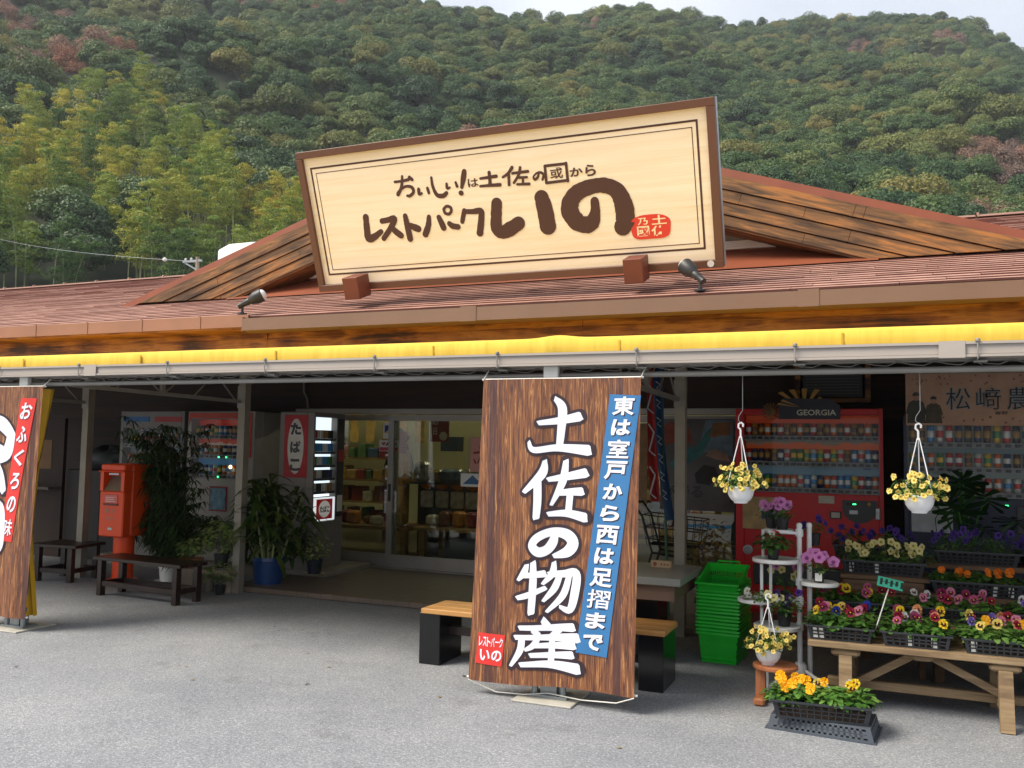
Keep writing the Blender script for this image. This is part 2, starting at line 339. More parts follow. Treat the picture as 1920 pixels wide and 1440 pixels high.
def bamboo(seed, n=6500, H=12.5):
    q = np.random.RandomState(seed); P = []; NN = []; S = []; cul = MB(); nc = 5
    for c in range(nc):
        bx, by = q.normal(size=2)*.85; la = q.uniform(0, 2*PI); lean = q.uniform(.5, 1.9); h = H*q.uniform(.66, 1.05)
        pt = lambda t: np.array((bx+math.cos(la)*lean*t**2.6*1.3, by+math.sin(la)*lean*t**2.6*1.3, h*(t-.09*max(0, t-.6)**1.5*4)))
        cul.tube([pt(t) for t in (0, .3, .55, .8, .97)], [.06, .055, .05, .03, .012], 5)
        for t in np.linspace(.36, 1.0, 9):          # soft puffs of fine leaves up the culm, widest two thirds of the way up
            k = n//nc//9; r = (.45+.75*math.sin(min(1, (1.08-t)/.62)*PI*.6))*q.uniform(.75, 1.15); off = q.normal(size=3)*.28
            d = q.normal(size=(k, 3)); d[:, 2] = np.abs(d[:, 2])*.7+d[:, 2]*.3; d /= np.linalg.norm(d, axis=1)[:, None]
            P.append(pt(t)+off+d*(r*q.uniform(.55, 1.05, k))[:, None]*(1, 1, .75)); NN.append(d+(0, 0, .25)); S.append(q.uniform(.06, .16, k))
    P = np.concatenate(P); NN = np.concatenate(NN)+q.normal(size=(len(P), 3))*.35; NN /= np.linalg.norm(NN, axis=1)[:, None]
    return mesh_np('foliage', quads(P, NN, np.concatenate(S), q, .5), M_BMB), cul.mesh('culms', M_CLM, True)
def trunkmesh(h, r, seed):
    q = random.Random(seed); t = MB(); x = q.uniform(-.3, .3); t.tube([(0, 0, -1), (x*.4, 0, h*.4), (x, .1, h)], [r*1.3, r, r*.45], 7)
    for k in range(5):
        a = q.uniform(0, 6.28); z = h*q.uniform(.45, .9); l = q.uniform(1.2, 2.4); t.tube([(x*z/h, 0, z), (math.cos(a)*l*.6, math.sin(a)*l*.6, z+l*.6), (math.cos(a)*l, math.sin(a)*l, z+l)], [r*.5, r*.35, r*.15], 5)
    return t.mesh('trunk', M_TRK, True)
rng = random.Random(7)
BAM = [bamboo(s) for s in range(5)]
BRD = [(crown(30+s, 3.2, 6.5, 4600, M_DRK, (.09, .2), 15, .75), trunkmesh(5, .22, s)) for s in range(4)]
spots = []
def topel(az): return np.interp(az, [-56, -50, -47, -43, -39, -36, -33], [17.5, 19.5, 20.5, 19.5, 18, 15.5, 12.5])
tries = 0
while len(spots) < 285 and tries < 60000:
    tries += 1; a = rng.uniform(-56, -32.5); r_ = math.sqrt(rng.uniform(88**2, 235**2)); z = hill(a, r_)
    if math.degrees(math.atan2(z+8, r_)) > topel(a)+rng.uniform(-1.2, .8): continue
    p = Vector((r_*math.sin(R(a)), r_*math.cos(R(a)), z-.3))
    if any((p.x-s.x)**2+(p.y-s.y)**2 < 4.25**2 for s in spots): continue
    spots.append(p)
for i, p in enumerate(spots):
    bam = mn.noise(Vector((p.x/22, p.y/22, 3)))+.14+rng.uniform(-.3, .3) > 0
    if bam: t = thing('bamboo_clump', 'tall yellow-green bamboo clump with feathery top in the grove low on the left hillside', 'bamboo', p, rng.uniform(0, 6.28), 'bamboo clumps on the lower left hillside')
    else: t = thing('evergreen_tree', 'dark green rounded evergreen tree growing among the bamboo on the lower left hillside', 'tree', p, rng.uniform(0, 6.28), 'evergreen trees among the bamboo')
    s = rng.uniform(.75, 1.15)*(1 if bam else 1.0); t.scale = (s*1.05, s*1.05, s)
    if bam: a, b = BAM[i % 5]; link('foliage', a, t); link('culms', b, t)
    else: a, b = BRD[i % 4]; link('crown', a, t, (0, 0, 2.0)); link('trunk', b, t)
# the wooded slope beyond: one mass, its crowns scattered over the terrain by geometry nodes
VAR = [crown(60+s, 4.3, 6.8, 4600, M_HILL, (.13, .27), 17, .75) for s in range(5)]+[crown(70, 3.1, 8.2, 4200, M_HILL, (.12, .25), 13, .7), crown(71, 5.2, 6.6, 5200, M_OLV, (.13, .27), 22, .75), crown(72, 3.6, 6.8, 4000, M_OLV, (.12, .25), 14, .6)]+[crown(80, 3.9, 6.5, 3200, M_BRN, (.08, .22), 18, .4)]
pts = []; sc_ = []; ix = []; ro = []
q = np.random.RandomState(11); cell = {}
for _ in range(90000):
    a = q.uniform(-64, 18); r_ = math.sqrt(q.uniform(95**2, 455**2)); x, y = r_*math.sin(R(a)), r_*math.cos(R(a))
    z = hill(a, r_)
    if r_ < 240 and a < -32 and math.degrees(math.atan2(z+8, r_)) < topel(a)-.3: continue
    k = (int(x//5), int(y//5)); dmin = 4.0 if r_ < 250 else 4.5
    if any((x-u)**2+(y-v)**2 < dmin**2 for i in (-1, 0, 1) for j in (-1, 0, 1) for u, v in cell.get((k[0]+i, k[1]+j), ())): continue
    cell.setdefault(k, []).append((x, y)); pts.append((x, y, z)); sc_.append(q.uniform(.58, 1.1)*(1.18 if q.rand() < .12 else 1)); ro.append(q.uniform(0, 6.28))
    br = mn.noise(Vector((x/42, y/42, 9)))+mn.noise(Vector((x/14, y/14, 2)))*.5
    ix.append(8 if br > .5 else (int(q.randint(0, 8)) if q.rand() < .75 else int(q.randint(0, 5))))
me = bpy.data.meshes.new('forest'); me.from_pydata([(x, y, z+.2) for x, y, z in pts], [], [])
for nm, ty, dat in (('size', 'FLOAT', sc_), ('turn', 'FLOAT', ro), ('kind_index', 'INT', ix)):
    at = me.attributes.new(nm, ty, 'POINT'); at.data.foreach_set('value', dat)
fo = link('forest', me); tag(fo, None, None, kind='stuff'); fo['label'] = 'wooded hillside of mixed green and brown trees behind the shop'
ng = bpy.data.node_groups.new('forest_scatter', 'GeometryNodeTree'); ng.interface.new_socket('Geometry', in_out='INPUT', socket_type='NodeSocketGeometry'); ng.interface.new_socket('Geometry', in_out='OUTPUT', socket_type='NodeSocketGeometry')
gi = N(ng, 'NodeGroupInput'); go = N(ng, 'NodeGroupOutput'); gp = N(ng, 'GeometryNodeMeshToPoints'); ip = N(ng, 'GeometryNodeInstanceOnPoints'); g2i = N(ng, 'GeometryNodeGeometryToInstance')
for v in reversed(VAR):
    o = bpy.data.objects.new('crown_source', v); oi = N(ng, 'GeometryNodeObjectInfo'); oi.inputs['Object'].default_value = o; ng.links.new(oi.outputs['Geometry'], g2i.inputs[0])
def attr(nm, ty): a = N(ng, 'GeometryNodeInputNamedAttribute', data_type=ty); a.inputs[0].default_value = nm; return a.outputs[0]
cx_ = N(ng, 'ShaderNodeCombineXYZ'); ng.links.new(attr('turn', 'FLOAT'), cx_.inputs[2])
ng.links.new(gi.outputs[0], gp.inputs[0]); ng.links.new(gp.outputs[0], ip.inputs['Points']); ng.links.new(g2i.outputs[0], ip.inputs['Instance']); ip.inputs['Pick Instance'].default_value = True
ng.links.new(attr('kind_index', 'INT'), ip.inputs['Instance Index']); ng.links.new(attr('size', 'FLOAT'), ip.inputs['Scale']); ng.links.new(cx_.outputs[0], ip.inputs['Rotation']); ng.links.new(ip.outputs[0], go.inputs[0])
fo.modifiers.new('scatter', 'NODES').node_group = ng
# ================================================================ SHOP BUILDING
M_SH = mat('shingle', '#a37c6e', .85, var=.25, vs=5, bump=.4, bs=120)
M_RED = mat('red_brown_metal', '#84472f', .5, var=.12, vs=3)
M_EAV = mat('eave_gutter_metal', '#6d5548', .45, var=.06, vs=2)
M_COP = mat('copper_flashing', '#87604e', .5, var=.1, vs=2)
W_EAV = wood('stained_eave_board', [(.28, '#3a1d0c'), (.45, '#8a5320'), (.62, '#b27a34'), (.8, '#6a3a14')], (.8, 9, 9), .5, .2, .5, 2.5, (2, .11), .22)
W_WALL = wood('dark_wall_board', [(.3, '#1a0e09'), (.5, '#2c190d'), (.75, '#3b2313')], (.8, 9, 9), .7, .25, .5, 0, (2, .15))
W_BARGE = wood('weathered_board', [(.24, '#2b1e13'), (.42, '#573d25'), (.57, '#7d5833'), (.68, '#a86c33'), (.85, '#573a22')], (.9, 10, 10), .75, .6, .8, 2.6, None, .08)
shop = thing('shop_building', 'long low wooden roadside shop with brown shingle roof and front gable', 'shop', (-4, 9.9, 0))
OX, OY = 4, -9.9                                             # world -> shop frame
def sb(): return MB()
def SBUILD(mb, name, mats, smooth=False):
    mb.v = [(x+OX, y+OY, z) for x, y, z in mb.v]; return mb.build(name, mats, shop, smooth)
def roofz(y): return 2.93+.32*(y-7.5)
XL, XR, YR = -24., 9., 13.46
# front slope: one lipped strip per shingle course; tabs cut at random joints
g = sb(); rr = random.Random(3); nco = 44; dy = (YR-7.46)/nco
for k in range(nco):
    y0 = 7.46+k*dy; y1 = y0+dy*1.02; x = XL
    while x < XR:
        wd = rr.uniform(.5, 1.4); x1 = min(x+wd, XR); up = rr.uniform(.009, .014)
        a, b = roofz(y0)+up, roofz(y1)+.001
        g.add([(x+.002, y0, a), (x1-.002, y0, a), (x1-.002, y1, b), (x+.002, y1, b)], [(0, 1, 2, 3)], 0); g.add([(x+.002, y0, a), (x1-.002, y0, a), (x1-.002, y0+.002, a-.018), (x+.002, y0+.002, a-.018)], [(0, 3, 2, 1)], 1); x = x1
g.quad((XL, YR, roofz(YR)), (XR, YR, roofz(YR)), (XR, 20, 2.9), (XL, 20, 2.9))
g.box(XL, XR, 7.47, 7.52, roofz(7.47)-.05, roofz(7.47)-.012)
roof = SBUILD(g, 'roof', [M_SH, mat('shingle_butt_shade', '#5a342c', .9, var=.2)])  # dark butt edges, with the shadow under each course lip painted in
roofcap = sb(); x = XL
while x < XR: roofcap.prism([(YR-.12, roofz(YR)-.005), (YR, roofz(YR)+.05), (YR+.12, roofz(YR)-.005)], x, x+.88, ax='x'); roofcap.tube([(x+.9, YR, roofz(YR)+.03), (x+.93, YR, roofz(YR)+.03)], .05, 8); x += .9
SBUILD(roofcap, 'ridge_cap', M_COP)
g = sb()                                                      # copper edge on the left, lap joints standing 4 mm proud
g.box(XL, -6.12, 7.44, 7.47, 2.815, 2.945); x = XL
while x < -6.2: g.box(x, x+.03, 7.434, 7.439, 2.812, 2.955); x += .82
SBUILD(g, 'eave_flashing', M_COP)
g = sb()
g.prism([(7.33, 2.885), (7.33, 2.76), (7.44, 2.745), (7.44, 2.9), (7.425, 2.9), (7.425, 2.765), (7.345, 2.778), (7.345, 2.885)], -6.1, XR, ax='x'); g.box(-6.11, -6.1, 7.33, 7.44, 2.745, 2.9)
for x in (-3.6, -.62, 1.7): g.prism([(7.324, 2.895), (7.324, 2.755), (7.329, 2.755), (7.329, 2.895)], x, x+.16, ax='x')
SBUILD(g, 'gutter', M_EAV)
g = sb()                                                      # boarded eave beam under the roof edge, soffit, ceiling
g.box(XL, XR, 7.86, 7.90, 2.74, 2.96); g.box(XL, XR, 7.85, 7.89, 2.60, 2.737); g.box(XL, XR, 7.862, 7.9, 2.42, 2.597)
for x in (-6.2, -2.6, -1.35, 1.6): g.box(x, x+.012, 7.845, 7.86, 2.61, 2.93)
SBUILD(g, 'eave_boarding', W_EAV)
g = sb(); g.box(XL, XR, 7.47, 7.86, 2.80, 2.82); SBUILD(g, 'soffit', W_EAV)
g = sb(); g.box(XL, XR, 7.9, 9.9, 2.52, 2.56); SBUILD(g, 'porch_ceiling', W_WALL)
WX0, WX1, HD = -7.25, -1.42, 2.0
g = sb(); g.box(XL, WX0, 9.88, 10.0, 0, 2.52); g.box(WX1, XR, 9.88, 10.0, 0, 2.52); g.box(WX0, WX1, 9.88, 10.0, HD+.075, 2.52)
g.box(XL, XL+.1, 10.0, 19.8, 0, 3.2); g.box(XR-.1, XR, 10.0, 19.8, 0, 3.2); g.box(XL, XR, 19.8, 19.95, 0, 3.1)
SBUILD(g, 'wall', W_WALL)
# sliding glass front
M_ALU = mat('anodised_aluminium', '#9a958e', .4, .55, .05); M_GLS = glassmat('shop_glass', (.86, .9, .84), .05)
g = sb(); g.box(WX0, WX1, 9.84, 9.98, HD, HD+.072, b=.004); g.box(WX0, WX0+.05, 9.84, 9.98, .06, HD); g.box(WX1-.05, WX1, 9.84, 9.98, .06, HD); g.box(WX0+.05, WX1-.05, 9.83, 9.99, .05, .075); SBUILD(g, 'door_frame', M_ALU)
for i, (x0, x1, yy) in enumerate(((-7.2, -5.72, 9.93), (-5.82, -4.3, 9.87), (-4.32, -2.86, 9.87), (-2.92, -1.47, 9.93))):
    g = sb(); g.box(x0, x0+.075, yy-.02, yy+.02, .08, HD-.01); g.box(x1-.075, x1, yy-.02, yy+.02, .08, HD-.01); g.box(x0+.075, x1-.075, yy-.02, yy+.02, .08, .235); g.box(x0+.075, x1-.075, yy-.02, yy+.02, HD-.08, HD-.01)
    d = SBUILD(g, 'sliding_door', M_ALU)
    p = MB(); p.box(x0+.07+OX, x1-.07+OX, yy-.004+OY, yy+.004+OY, .23, HD-.075); p.build('pane', M_GLS, d)
    if i in (1, 2): p = MB(); p.box((x0+.02 if i == 1 else x1-.055)+OX, (x0+.055 if i == 1 else x1-.02)+OX, yy-.034+OY, yy-.021+OY, .9, 1.12, b=.004); p.build('handle', mat('dark_metal', '#3a3a3a', .4, .6), d)
# shop interior
g = sb(); g.box(-10.5, 1, 9.99, 15, .03, .05); SBUILD(g, 'shop_floor', mat('shop_floor_lino', '#6b6047', .4, var=.1, vs=2))
g = sb(); g.box(-10.5, 1, 14.6, 14.7, .05, 2.7); g.box(-10.55, -10.5, 10, 14.7, .05, 2.7); g.box(1, 1.05, 10, 14.7, .05, 2.7); SBUILD(g, 'shop_inner_wall', mat('cream_plaster', '#d6cfa4', .8, var=.05, vs=2))
g = sb(); g.box(-10.5, 1, 10, 14.7, 2.62, 2.66); SBUILD(g, 'shop_ceiling', mat('cream_plaster', '#cfc596'))
M_TUBE = mat('fluorescent_tube', (1, .95, .75), emit=34, ec=(1, .93, .68), var=0)
for x in (-8.5, -5.6, -2.6):
    g = sb(); g.box(x-.65, x+.65, 11.9, 12.05, 2.575, 2.61, b=.006); lp = SBUILD(g, 'ceiling_lamp', mat('lamp_white', '#d8d6cc', .5))
    g = MB(); g.tube([(x-.6+OX, 11.97+OY, 2.555), (x+.6+OX, 11.97+OY, 2.555)], .018, 8); g.build('tube', M_TUBE, lp)
# front gable
GX, GZ, GS, GY = -3.93, 5.255, .322, 9.1
def gz(x): return GZ-GS*abs(x-GX)
g = sb()
for s in (-1, 1):
    xo = GX+s*5.95; e = .035
    a, b = (GX, gz(GX)), (xo, gz(xo))
    g.add([(GX, GY-.02, a[1]+e), (xo, GY-.02, b[1]+e), (xo, 18, b[1]+e), (GX, 18, a[1]+e), (GX, GY-.02, a[1]-.05), (xo, GY-.02, b[1]-.05), (xo, 18, b[1]-.05), (GX, 18, a[1]-.05)], [(0, 1, 2, 3), (7, 6, 5, 4), (0, 4, 5, 1), (2, 6, 7, 3), (1, 5, 6, 2)])
SBUILD(g, 'gable_roof', M_RED)
for s in (-1, 1):
    xo = GX+s*5.6; bz = roofz(GY)+.03
    tr = s*math.atan(GS)
    # boards run along the rake: build them in a tilted frame of their own so the grain follows
    o = Matrix.Translation((GX+OX, GY+OY, GZ-.052)) @ Matrix.Rotation(tr, 4, 'Y')
    g = MB(); L_ = 6.2; hs = (.135, .12, .125, .11); z = 0; rj = random.Random(5+s)
    bd = Vector((0, 0, bz-(GZ-.052)))
    for k, h in enumerate(hs):
        cuts = [0]+sorted(rj.uniform(1.2, 4.6) for _ in range(2))+[L_]
        for c0, c1 in zip(cuts, cuts[1:]):
            yo = -.013*(3-k)+rj.uniform(0, .004); x0, x1 = s*(c0+.002), s*(c1-.002)
            cs, sn = math.cos(math.atan(GS)), math.sin(math.atan(GS))
            poly = [(x0, -z), (x1, -z), (x1, -z-h+.011), (x0, -z-h+.011)]
            # clip by the lower roof: z_local*cos - |x|*sin >= bd.z
            f = lambda p: p[1]*cs-abs(p[0])*sn-bd.z
            out = []
            for i in range(4):
                p, q_ = poly[i], poly[(i+1) % 4]; fp, fq = f(p), f(q_)
                if fp >= 0: out.append(p)
                if (fp >= 0) != (fq >= 0): t = fp/(fp-fq); out.append((p[0]+(q_[0]-p[0])*t, p[1]+(q_[1]-p[1])*t))
            if len(out) > 2: g.prism(out, yo, yo+.03)
        z += h
    bo = g.build('bargeboard', W_BARGE, shop); bo.matrix_local = o
    g = MB(); g.box(0 if s > 0 else -L_, L_ if s > 0 else 0, .02, .42, -.5, -.47); so_ = g.build('gable_soffit', W_BARGE, shop); so_.matrix_local = o
g = sb(); g.prism([(GX-4.6, roofz(9.52)), (GX+4.6, roofz(9.52)), (GX, GZ-.1)], 9.52, 9.6); SBUILD(g, 'gable_wall', M_RED)
g = sb(); g.prism([(9.06, roofz(9.06)+.02), (9.5, roofz(9.5)+.02), (9.5, roofz(9.5)+.15)], GX-3.9, GX+3.9, ax='x'); SBUILD(g, 'gable_flashing', M_RED)
g = sb(); g.box(GX-3.6, GX+3.6, 9.47, 9.515, 3.74, 3.83, b=.004); g.box(GX-3.5, GX+3.5, 9.455, 9.468, 3.765, 3.785); wf = SBUILD(g, 'gable_window', mat('white_frame', '#d9d9d4', .4, var=.05))
g = sb(); g.box(GX-3.4, GX+3.4, 9.49, 9.515, 3.835, 4.2); SBUILD(g, 'gable_pane', mat('dim_pane', '#8b8b84', .15, var=.1))
# porch posts of the shop stand inside the canopy frame (below); concrete plinths along the wall
g = MB(); g.box(-9.6, -6.02, 8.84, 9.86, .0, .12, b=.01)
tag(g.build('concrete_plinth', mat('concrete', '#8c857a', .85, var=.18, vs=5, bump=.3)), 'low pale concrete plinth under the vending machines left of the glass doors', 'plinth')
# ================================================================ ROOF SIGN
SG = {
're':[[(-1.413,0.719,0.033),(-1.422,0.599,0.036),(-1.420,0.508,0.039),(-1.351,0.517,0.036),(-1.264,0.563,0.027)]],
'su':[[(-1.234,0.666,0.027),(-1.148,0.673,0.030),(-1.092,0.678,0.032),(-1.129,0.612,0.030),(-1.244,0.494,0.027)],[(-1.142,0.597,0.027),(-1.089,0.545,0.032),(-1.043,0.508,0.032)]],
'to':[[(-0.965,0.695,0.026),(-0.957,0.598,0.032),(-0.947,0.468,0.032)],[(-0.943,0.604,0.026),(-0.881,0.576,0.034),(-0.841,0.558,0.034)]],
'pa':[[(-0.706,0.664,0.023),(-0.726,0.580,0.031),(-0.770,0.501,0.034)],[(-0.599,0.651,0.026),(-0.575,0.584,0.031),(-0.563,0.546,0.031)],[(-0.535,0.723,0.015),(-0.500,0.748,0.015),(-0.461,0.735,0.015),(-0.456,0.700,0.015),(-0.486,0.673,0.015),(-0.525,0.686,0.015),(-0.535,0.723,0.015)]],
'bar':[[(-0.495,0.582,0.026),(-0.463,0.556,0.028),(-0.408,0.543,0.028)]],
'ku':[[(-0.319,0.691,0.023),(-0.337,0.640,0.025),(-0.355,0.589,0.023)],[(-0.311,0.681,0.023),(-0.228,0.674,0.025),(-0.151,0.672,0.032),(-0.149,0.613,0.032),(-0.185,0.468,0.035)]],
'i':[[(0.026,0.728,0.056),(0.007,0.622,0.056),(-0.005,0.499,0.061),(0.053,0.456,0.063),(0.143,0.485,0.070),(0.224,0.526,0.062)],[(0.480,0.740,0.070),(0.500,0.625,0.079),(0.511,0.478,0.079)]],
'no':[[(0.984,0.664,0.038),(0.978,0.562,0.049),(0.928,0.467,0.074),(0.823,0.475,0.079),(0.750,0.564,0.086),(0.745,0.651,0.082),(0.815,0.744,0.074),(0.947,0.791,0.067),(1.088,0.794,0.068),(1.200,0.733,0.072),(1.249,0.602,0.084),(1.251,0.475,0.087),(1.223,0.413,0.077)]],
'shi':[[(-0.620,1.032,0.013),(-0.618,0.950,0.015),(-0.585,0.865,0.020),(-0.520,0.850,0.023),(-0.481,0.873,0.020)]],
'ex':[[(-0.265,1.054,0.025),(-0.286,0.985,0.027),(-0.312,0.911,0.017)],[(-0.330,0.859,0.025),(-0.325,0.857,0.025)]],
'i1':[[(-0.774,0.937,0.016),(-0.774,0.892,0.018),(-0.747,0.894,0.013)],[(-0.677,0.937,0.015),(-0.669,0.891,0.015)]],
'i2':[[(-0.467,0.958,0.013),(-0.466,0.917,0.015),(-0.437,0.921,0.010)],[(-0.370,0.962,0.012),(-0.360,0.925,0.015)]],
'o':[[(-1.022,1.030,0.013),(-0.936,1.031,0.013),(-0.868,1.038,0.016)],[(-0.933,1.076,0.013),(-0.955,0.982,0.016),(-1.006,0.904,0.016),(-1.002,0.929,0.013),(-0.919,0.974,0.013),(-0.847,0.963,0.016),(-0.834,0.916,0.016),(-0.876,0.883,0.016),(-0.908,0.886,0.013)],[(-0.856,1.060,0.016),(-0.829,1.034,0.016)]],
'tu':[[(-0.108,0.972,0.012),(-0.011,0.975,0.015),(0.055,0.978,0.017)],[(-0.012,1.019,0.017),(-0.013,0.958,0.017),(-0.019,0.901,0.017)],[(-0.118,0.902,0.012),(-0.009,0.900,0.015),(0.083,0.896,0.017)]],
'sa':[[(0.223,1.039,0.017),(0.178,0.991,0.014),(0.121,0.962,0.012)],[(0.183,0.987,0.014),(0.174,0.887,0.014)],[(0.221,0.987,0.012),(0.293,0.988,0.014),(0.374,0.989,0.014)],[(0.303,1.031,0.014),(0.281,0.968,0.014),(0.224,0.900,0.012)],[(0.282,0.942,0.012),(0.358,0.939,0.012)],[(0.319,0.934,0.012),(0.313,0.887,0.012)],[(0.256,0.883,0.012),(0.374,0.876,0.014)]],
'no2':[[(0.479,0.961,0.009),(0.465,0.928,0.012),(0.435,0.909,0.012),(0.424,0.936,0.009),(0.456,0.963,0.009),(0.494,0.968,0.012),(0.524,0.944,0.012),(0.509,0.902,0.012)]]}
sg = thing('roof_sign', 'large cream signboard with brown brush lettering and frame, leaning forward on the roof', 'sign', (-3.373, 7.8, 3.217), rot=(math.atan2(.5, 1.315), 0, 0))
M_FRM = mat('sign_frame_brown', '#63402f', .5, var=.08, vs=2); M_INK = mat('sign_ink_brown', '#4a2b20', .6, var=.03)
M_PAN = wood('pale_printed_cypress', [(.3, '#ead6b4'), (.5, '#f3e2c8'), (.7, '#f7ead6')], (.35, .8, 8), .5, 0, .5)
HW, HH = 2.1, 1.425
g = MB(); g.box(-2.04, 2.03, 0, .03, .06, 1.37); g.build('panel', M_PAN, sg)
g = MB()
for x0, x1, z0, z1 in ((-HW, HW, HH-.07, HH), (-HW, HW, -.005, .065)): g.box(x0, x1, -.035, .1, z0, z1, b=.004)
g.box(-HW, -HW+.07, -.0345, .0995, .066, HH-.071, b=.003); g.box(HW-.07, HW, -.0345, .0995, .066, HH-.071, b=.003); g.build('frame', M_FRM, sg)
g = MB(); g.box(-HW+.02, HW-.02, .101, .112, .02, HH-.02); g.box(HW+.001, HW+.004, .02, .1, .0, HH); g.build('backing', mat('galvanised_sheet', '#9aa3a8', .45, .5), sg)
g = MB()
for x0, x1, z0, z1, t in ((-1.97, 1.95, .16, 1.262, .018), (-1.912, 1.9, .212, 1.204, .007)):
    g.box(x0, x1, -.002, 0, z1-t, z1); g.box(x0, x1, -.002, 0, z0, z0+t); g.box(x0, x0+t, -.0018, 0, z0+t, z1-t); g.box(x1-t, x1, -.0018, 0, z0+t, z1-t)
g.build('border_line', M_INK, sg)
rq = random.Random(2); fnS = lambda x, z, e: (x, -.0025-e, z)
g = MB()
for k in ('re', 'su', 'to', 'pa', 'bar', 'ku', 'i', 'no'):
    for st in SG[k]: stroke(g, st, fnS, rnd=rq)
g.build('shop_name_lettering', M_INK, sg)
g = MB()
for k in ('shi', 'ex', 'i1', 'i2', 'o', 'tu', 'sa', 'no2'):
    for st in SG[k]: stroke(g, st, fnS, rnd=rq)
text(g, 'は', -.245, .903, -.134, .981, flat(-.003), .02); 
text(g, 'か', .777, .897, .899, .977, flat(-.003), .03); text(g, 'ら', .921, .887, 1.021, .99, flat(-.003), .03)
g.build('slogan_lettering', M_INK, sg)
g = MB(); text(g, '或', .588, .897, .71, .995, flat(-.003), .015)
for st in ([(.545, 1.02, .013), (.75, 1.02, .013)], [(.545, .868, .013), (.752, .872, .013)], [(.545, 1.02, .013), (.543, .868, .013)], [(.75, 1.025, .013), (.75, .865, .013)]): stroke(g, st, fnS)
g.build('boxed_character', M_INK, sg)
g = MB(); nn = 40; g.prism([(1.476+.18*math.copysign(abs(math.cos(a))**.6, math.cos(a))*(1+.02*math.sin(7*a)), .392+.108*math.copysign(abs(math.sin(a))**.6, math.sin(a))*(1+.03*math.sin(5*a))) for a in np.linspace(0, 2*PI, nn, endpoint=False)], -.0045, 0)
se = g.build('seal', mat('seal_red', '#d63a2a', .5, var=.03), sg)
g = MB()
for ch, b in (('乃', (1.363, .415, 1.455, .478)), ('國', (1.352, .315, 1.464, .405)), ('土', (1.49, .41, 1.624, .492)), ('佐', (1.48, .308, 1.622, .4))): text(g, ch, *b, flat(-.0055), .02)
g.build('seal_lettering', mat('cream_ink', '#f3ddb5', .6), se)
g = MB(); g.box(-1.645, -1.47, -.27, -.036, -.06, .16, b=.004); g.build('support_block', mat('block_brown', '#6a3426', .55, var=.1), sg)
g = MB(); g.box(1.265, 1.44, -.27, -.036, -.06, .155, b=.004); g.build('support_block', mat('block_brown', '#6a3426'), sg)
g = MB(); g.lathe([(0, 0), (.03, 0), (.03, .003), (0, .003)], n=16, M=Matrix.Translation((1.99, -.036, .035)) @ Matrix.Rotation(PI/2, 4, 'X')); g.build('maker_badge', mat('white_frame', '#d9d9d4'), sg)
g = MB()
for x in (-1.5, 0, 1.5): g.bar((x, .11, .3), (x, .55, -.05), .05, .05); g.bar((x, .11, 1.1), (x, 1.1, .1), .05, .05)
g.build('back_strut', M_RED, sg)
# ---- floodlights at the eave
def flood(loc, az, el, label):
    t = thing('floodlight', label, 'floodlight', loc); M_F = mat('black_lamp_body', '#26282c', .45, var=.05)
    g = MB(); g.lathe([(.0, 0), (.05, 0), (.05, .015), (.02, .02), (.02, .03)], n=16); g.tube([(0, 0, .02), (0, 0, .09)], .014); g.build('bracket', M_F, t, True)
    M = Matrix.Translation((0, 0, .11)) @ Matrix.Rotation(az, 4, 'Z') @ Matrix.Rotation(PI/2-el, 4, 'Y')
    g = MB(); g.lathe([(0, -.05), (.028, -.05), (.03, .02), (.036, .03), (.036, .08), (.045, .09), (.07, .15), (.072, .225), (.066, .232), (.06, .222)], n=24, M=M); g.build('lamp_housing', M_F, t, 35)
    g = MB(); g.lathe([(.061, .222), (.056, .245), (.04, .262), (.02, .27), (0, .272)], n=24, M=M); g.build('lens', mat('frosted_lens', '#d6d8dc', .25, var=.02), t, True)
flood((-6.25, 7.5, 2.955), R(25), R(28), 'black floodlight with frosted lens on the eave corner left of the big sign')
flood((-1.43, 7.52, 2.955), R(148), R(38), 'black floodlight on the eave below the right end of the big sign')
# ---- roof tank, aerial pole and wire behind the roof
t = thing('water_tank', 'white rounded water tank showing behind the left slope of the gable', 'tank', (-14.6, 17, 0))
g = MB(); g.box(-.52, 1.6, .0, 1.1, 4.9, 6.47, b=.17); g.build('tank_body', mat('white_tank', '#dcdedd', .4, var=.04), t, 60)
g = MB(); [g.box(x, x+.1, .2, 1.0, 0, 4.9) for x in (-.3, 1.3)]; g.build('tank_stand', M_ALU, t)
t = thing('utility_pole', 'small pole top with crossarm and insulators behind the left roof ridge', 'pole', (-15.6, 17, 0))
g = MB(); g.tube([(0, 0, 0), (0, 0, 6.17)], .045, 10); g.build('post', mat('concrete', '#8c857a'), t, True)
g = MB(); g.box(-.45, .12, -.03, .03, 6.05, 6.1); g.bar((-.4, 0, 6.05), (-.02, 0, 5.85), .03, .03); g.build('crossarm', mat('galvanised', '#8f9699', .4, .6), t)
for x in (-.38, -.2): g = MB(); g.lathe([(.02, 6.1), (.035, 6.115), (.02, 6.13), (.035, 6.15), (.0, 6.17)], x, 0, 10); g.build('insulator', mat('white_tank', '#dcdedd'), t, True)
A_, B_ = Vector((-15.98, 17, 6.1)), Vector((-40, 30, 11.4)); P_ = []
for k in range(25): u = k/24; p = A_.lerp(B_, u); p.z -= .55*u*(1-u); P_.append(p)
g = MB(); g.tube(P_, .006, 5); o = g.build('overhead_wire', mat('wire_grey', '#9aa0a4', .5)); tag(o, 'thin overhead wire with a bead running from the pole to the upper left', 'wire')
g = MB(); c = A_.lerp(B_, .06); g.lathe([(0, -.06), (.05, -.03), (.06, 0), (.05, .03), (0, .06)], c.x, c.y, 10, M=Matrix.Translation((0, 0, c.z-.03))); g.build('bead', mat('white_tank', '#dcdedd'), o, True)
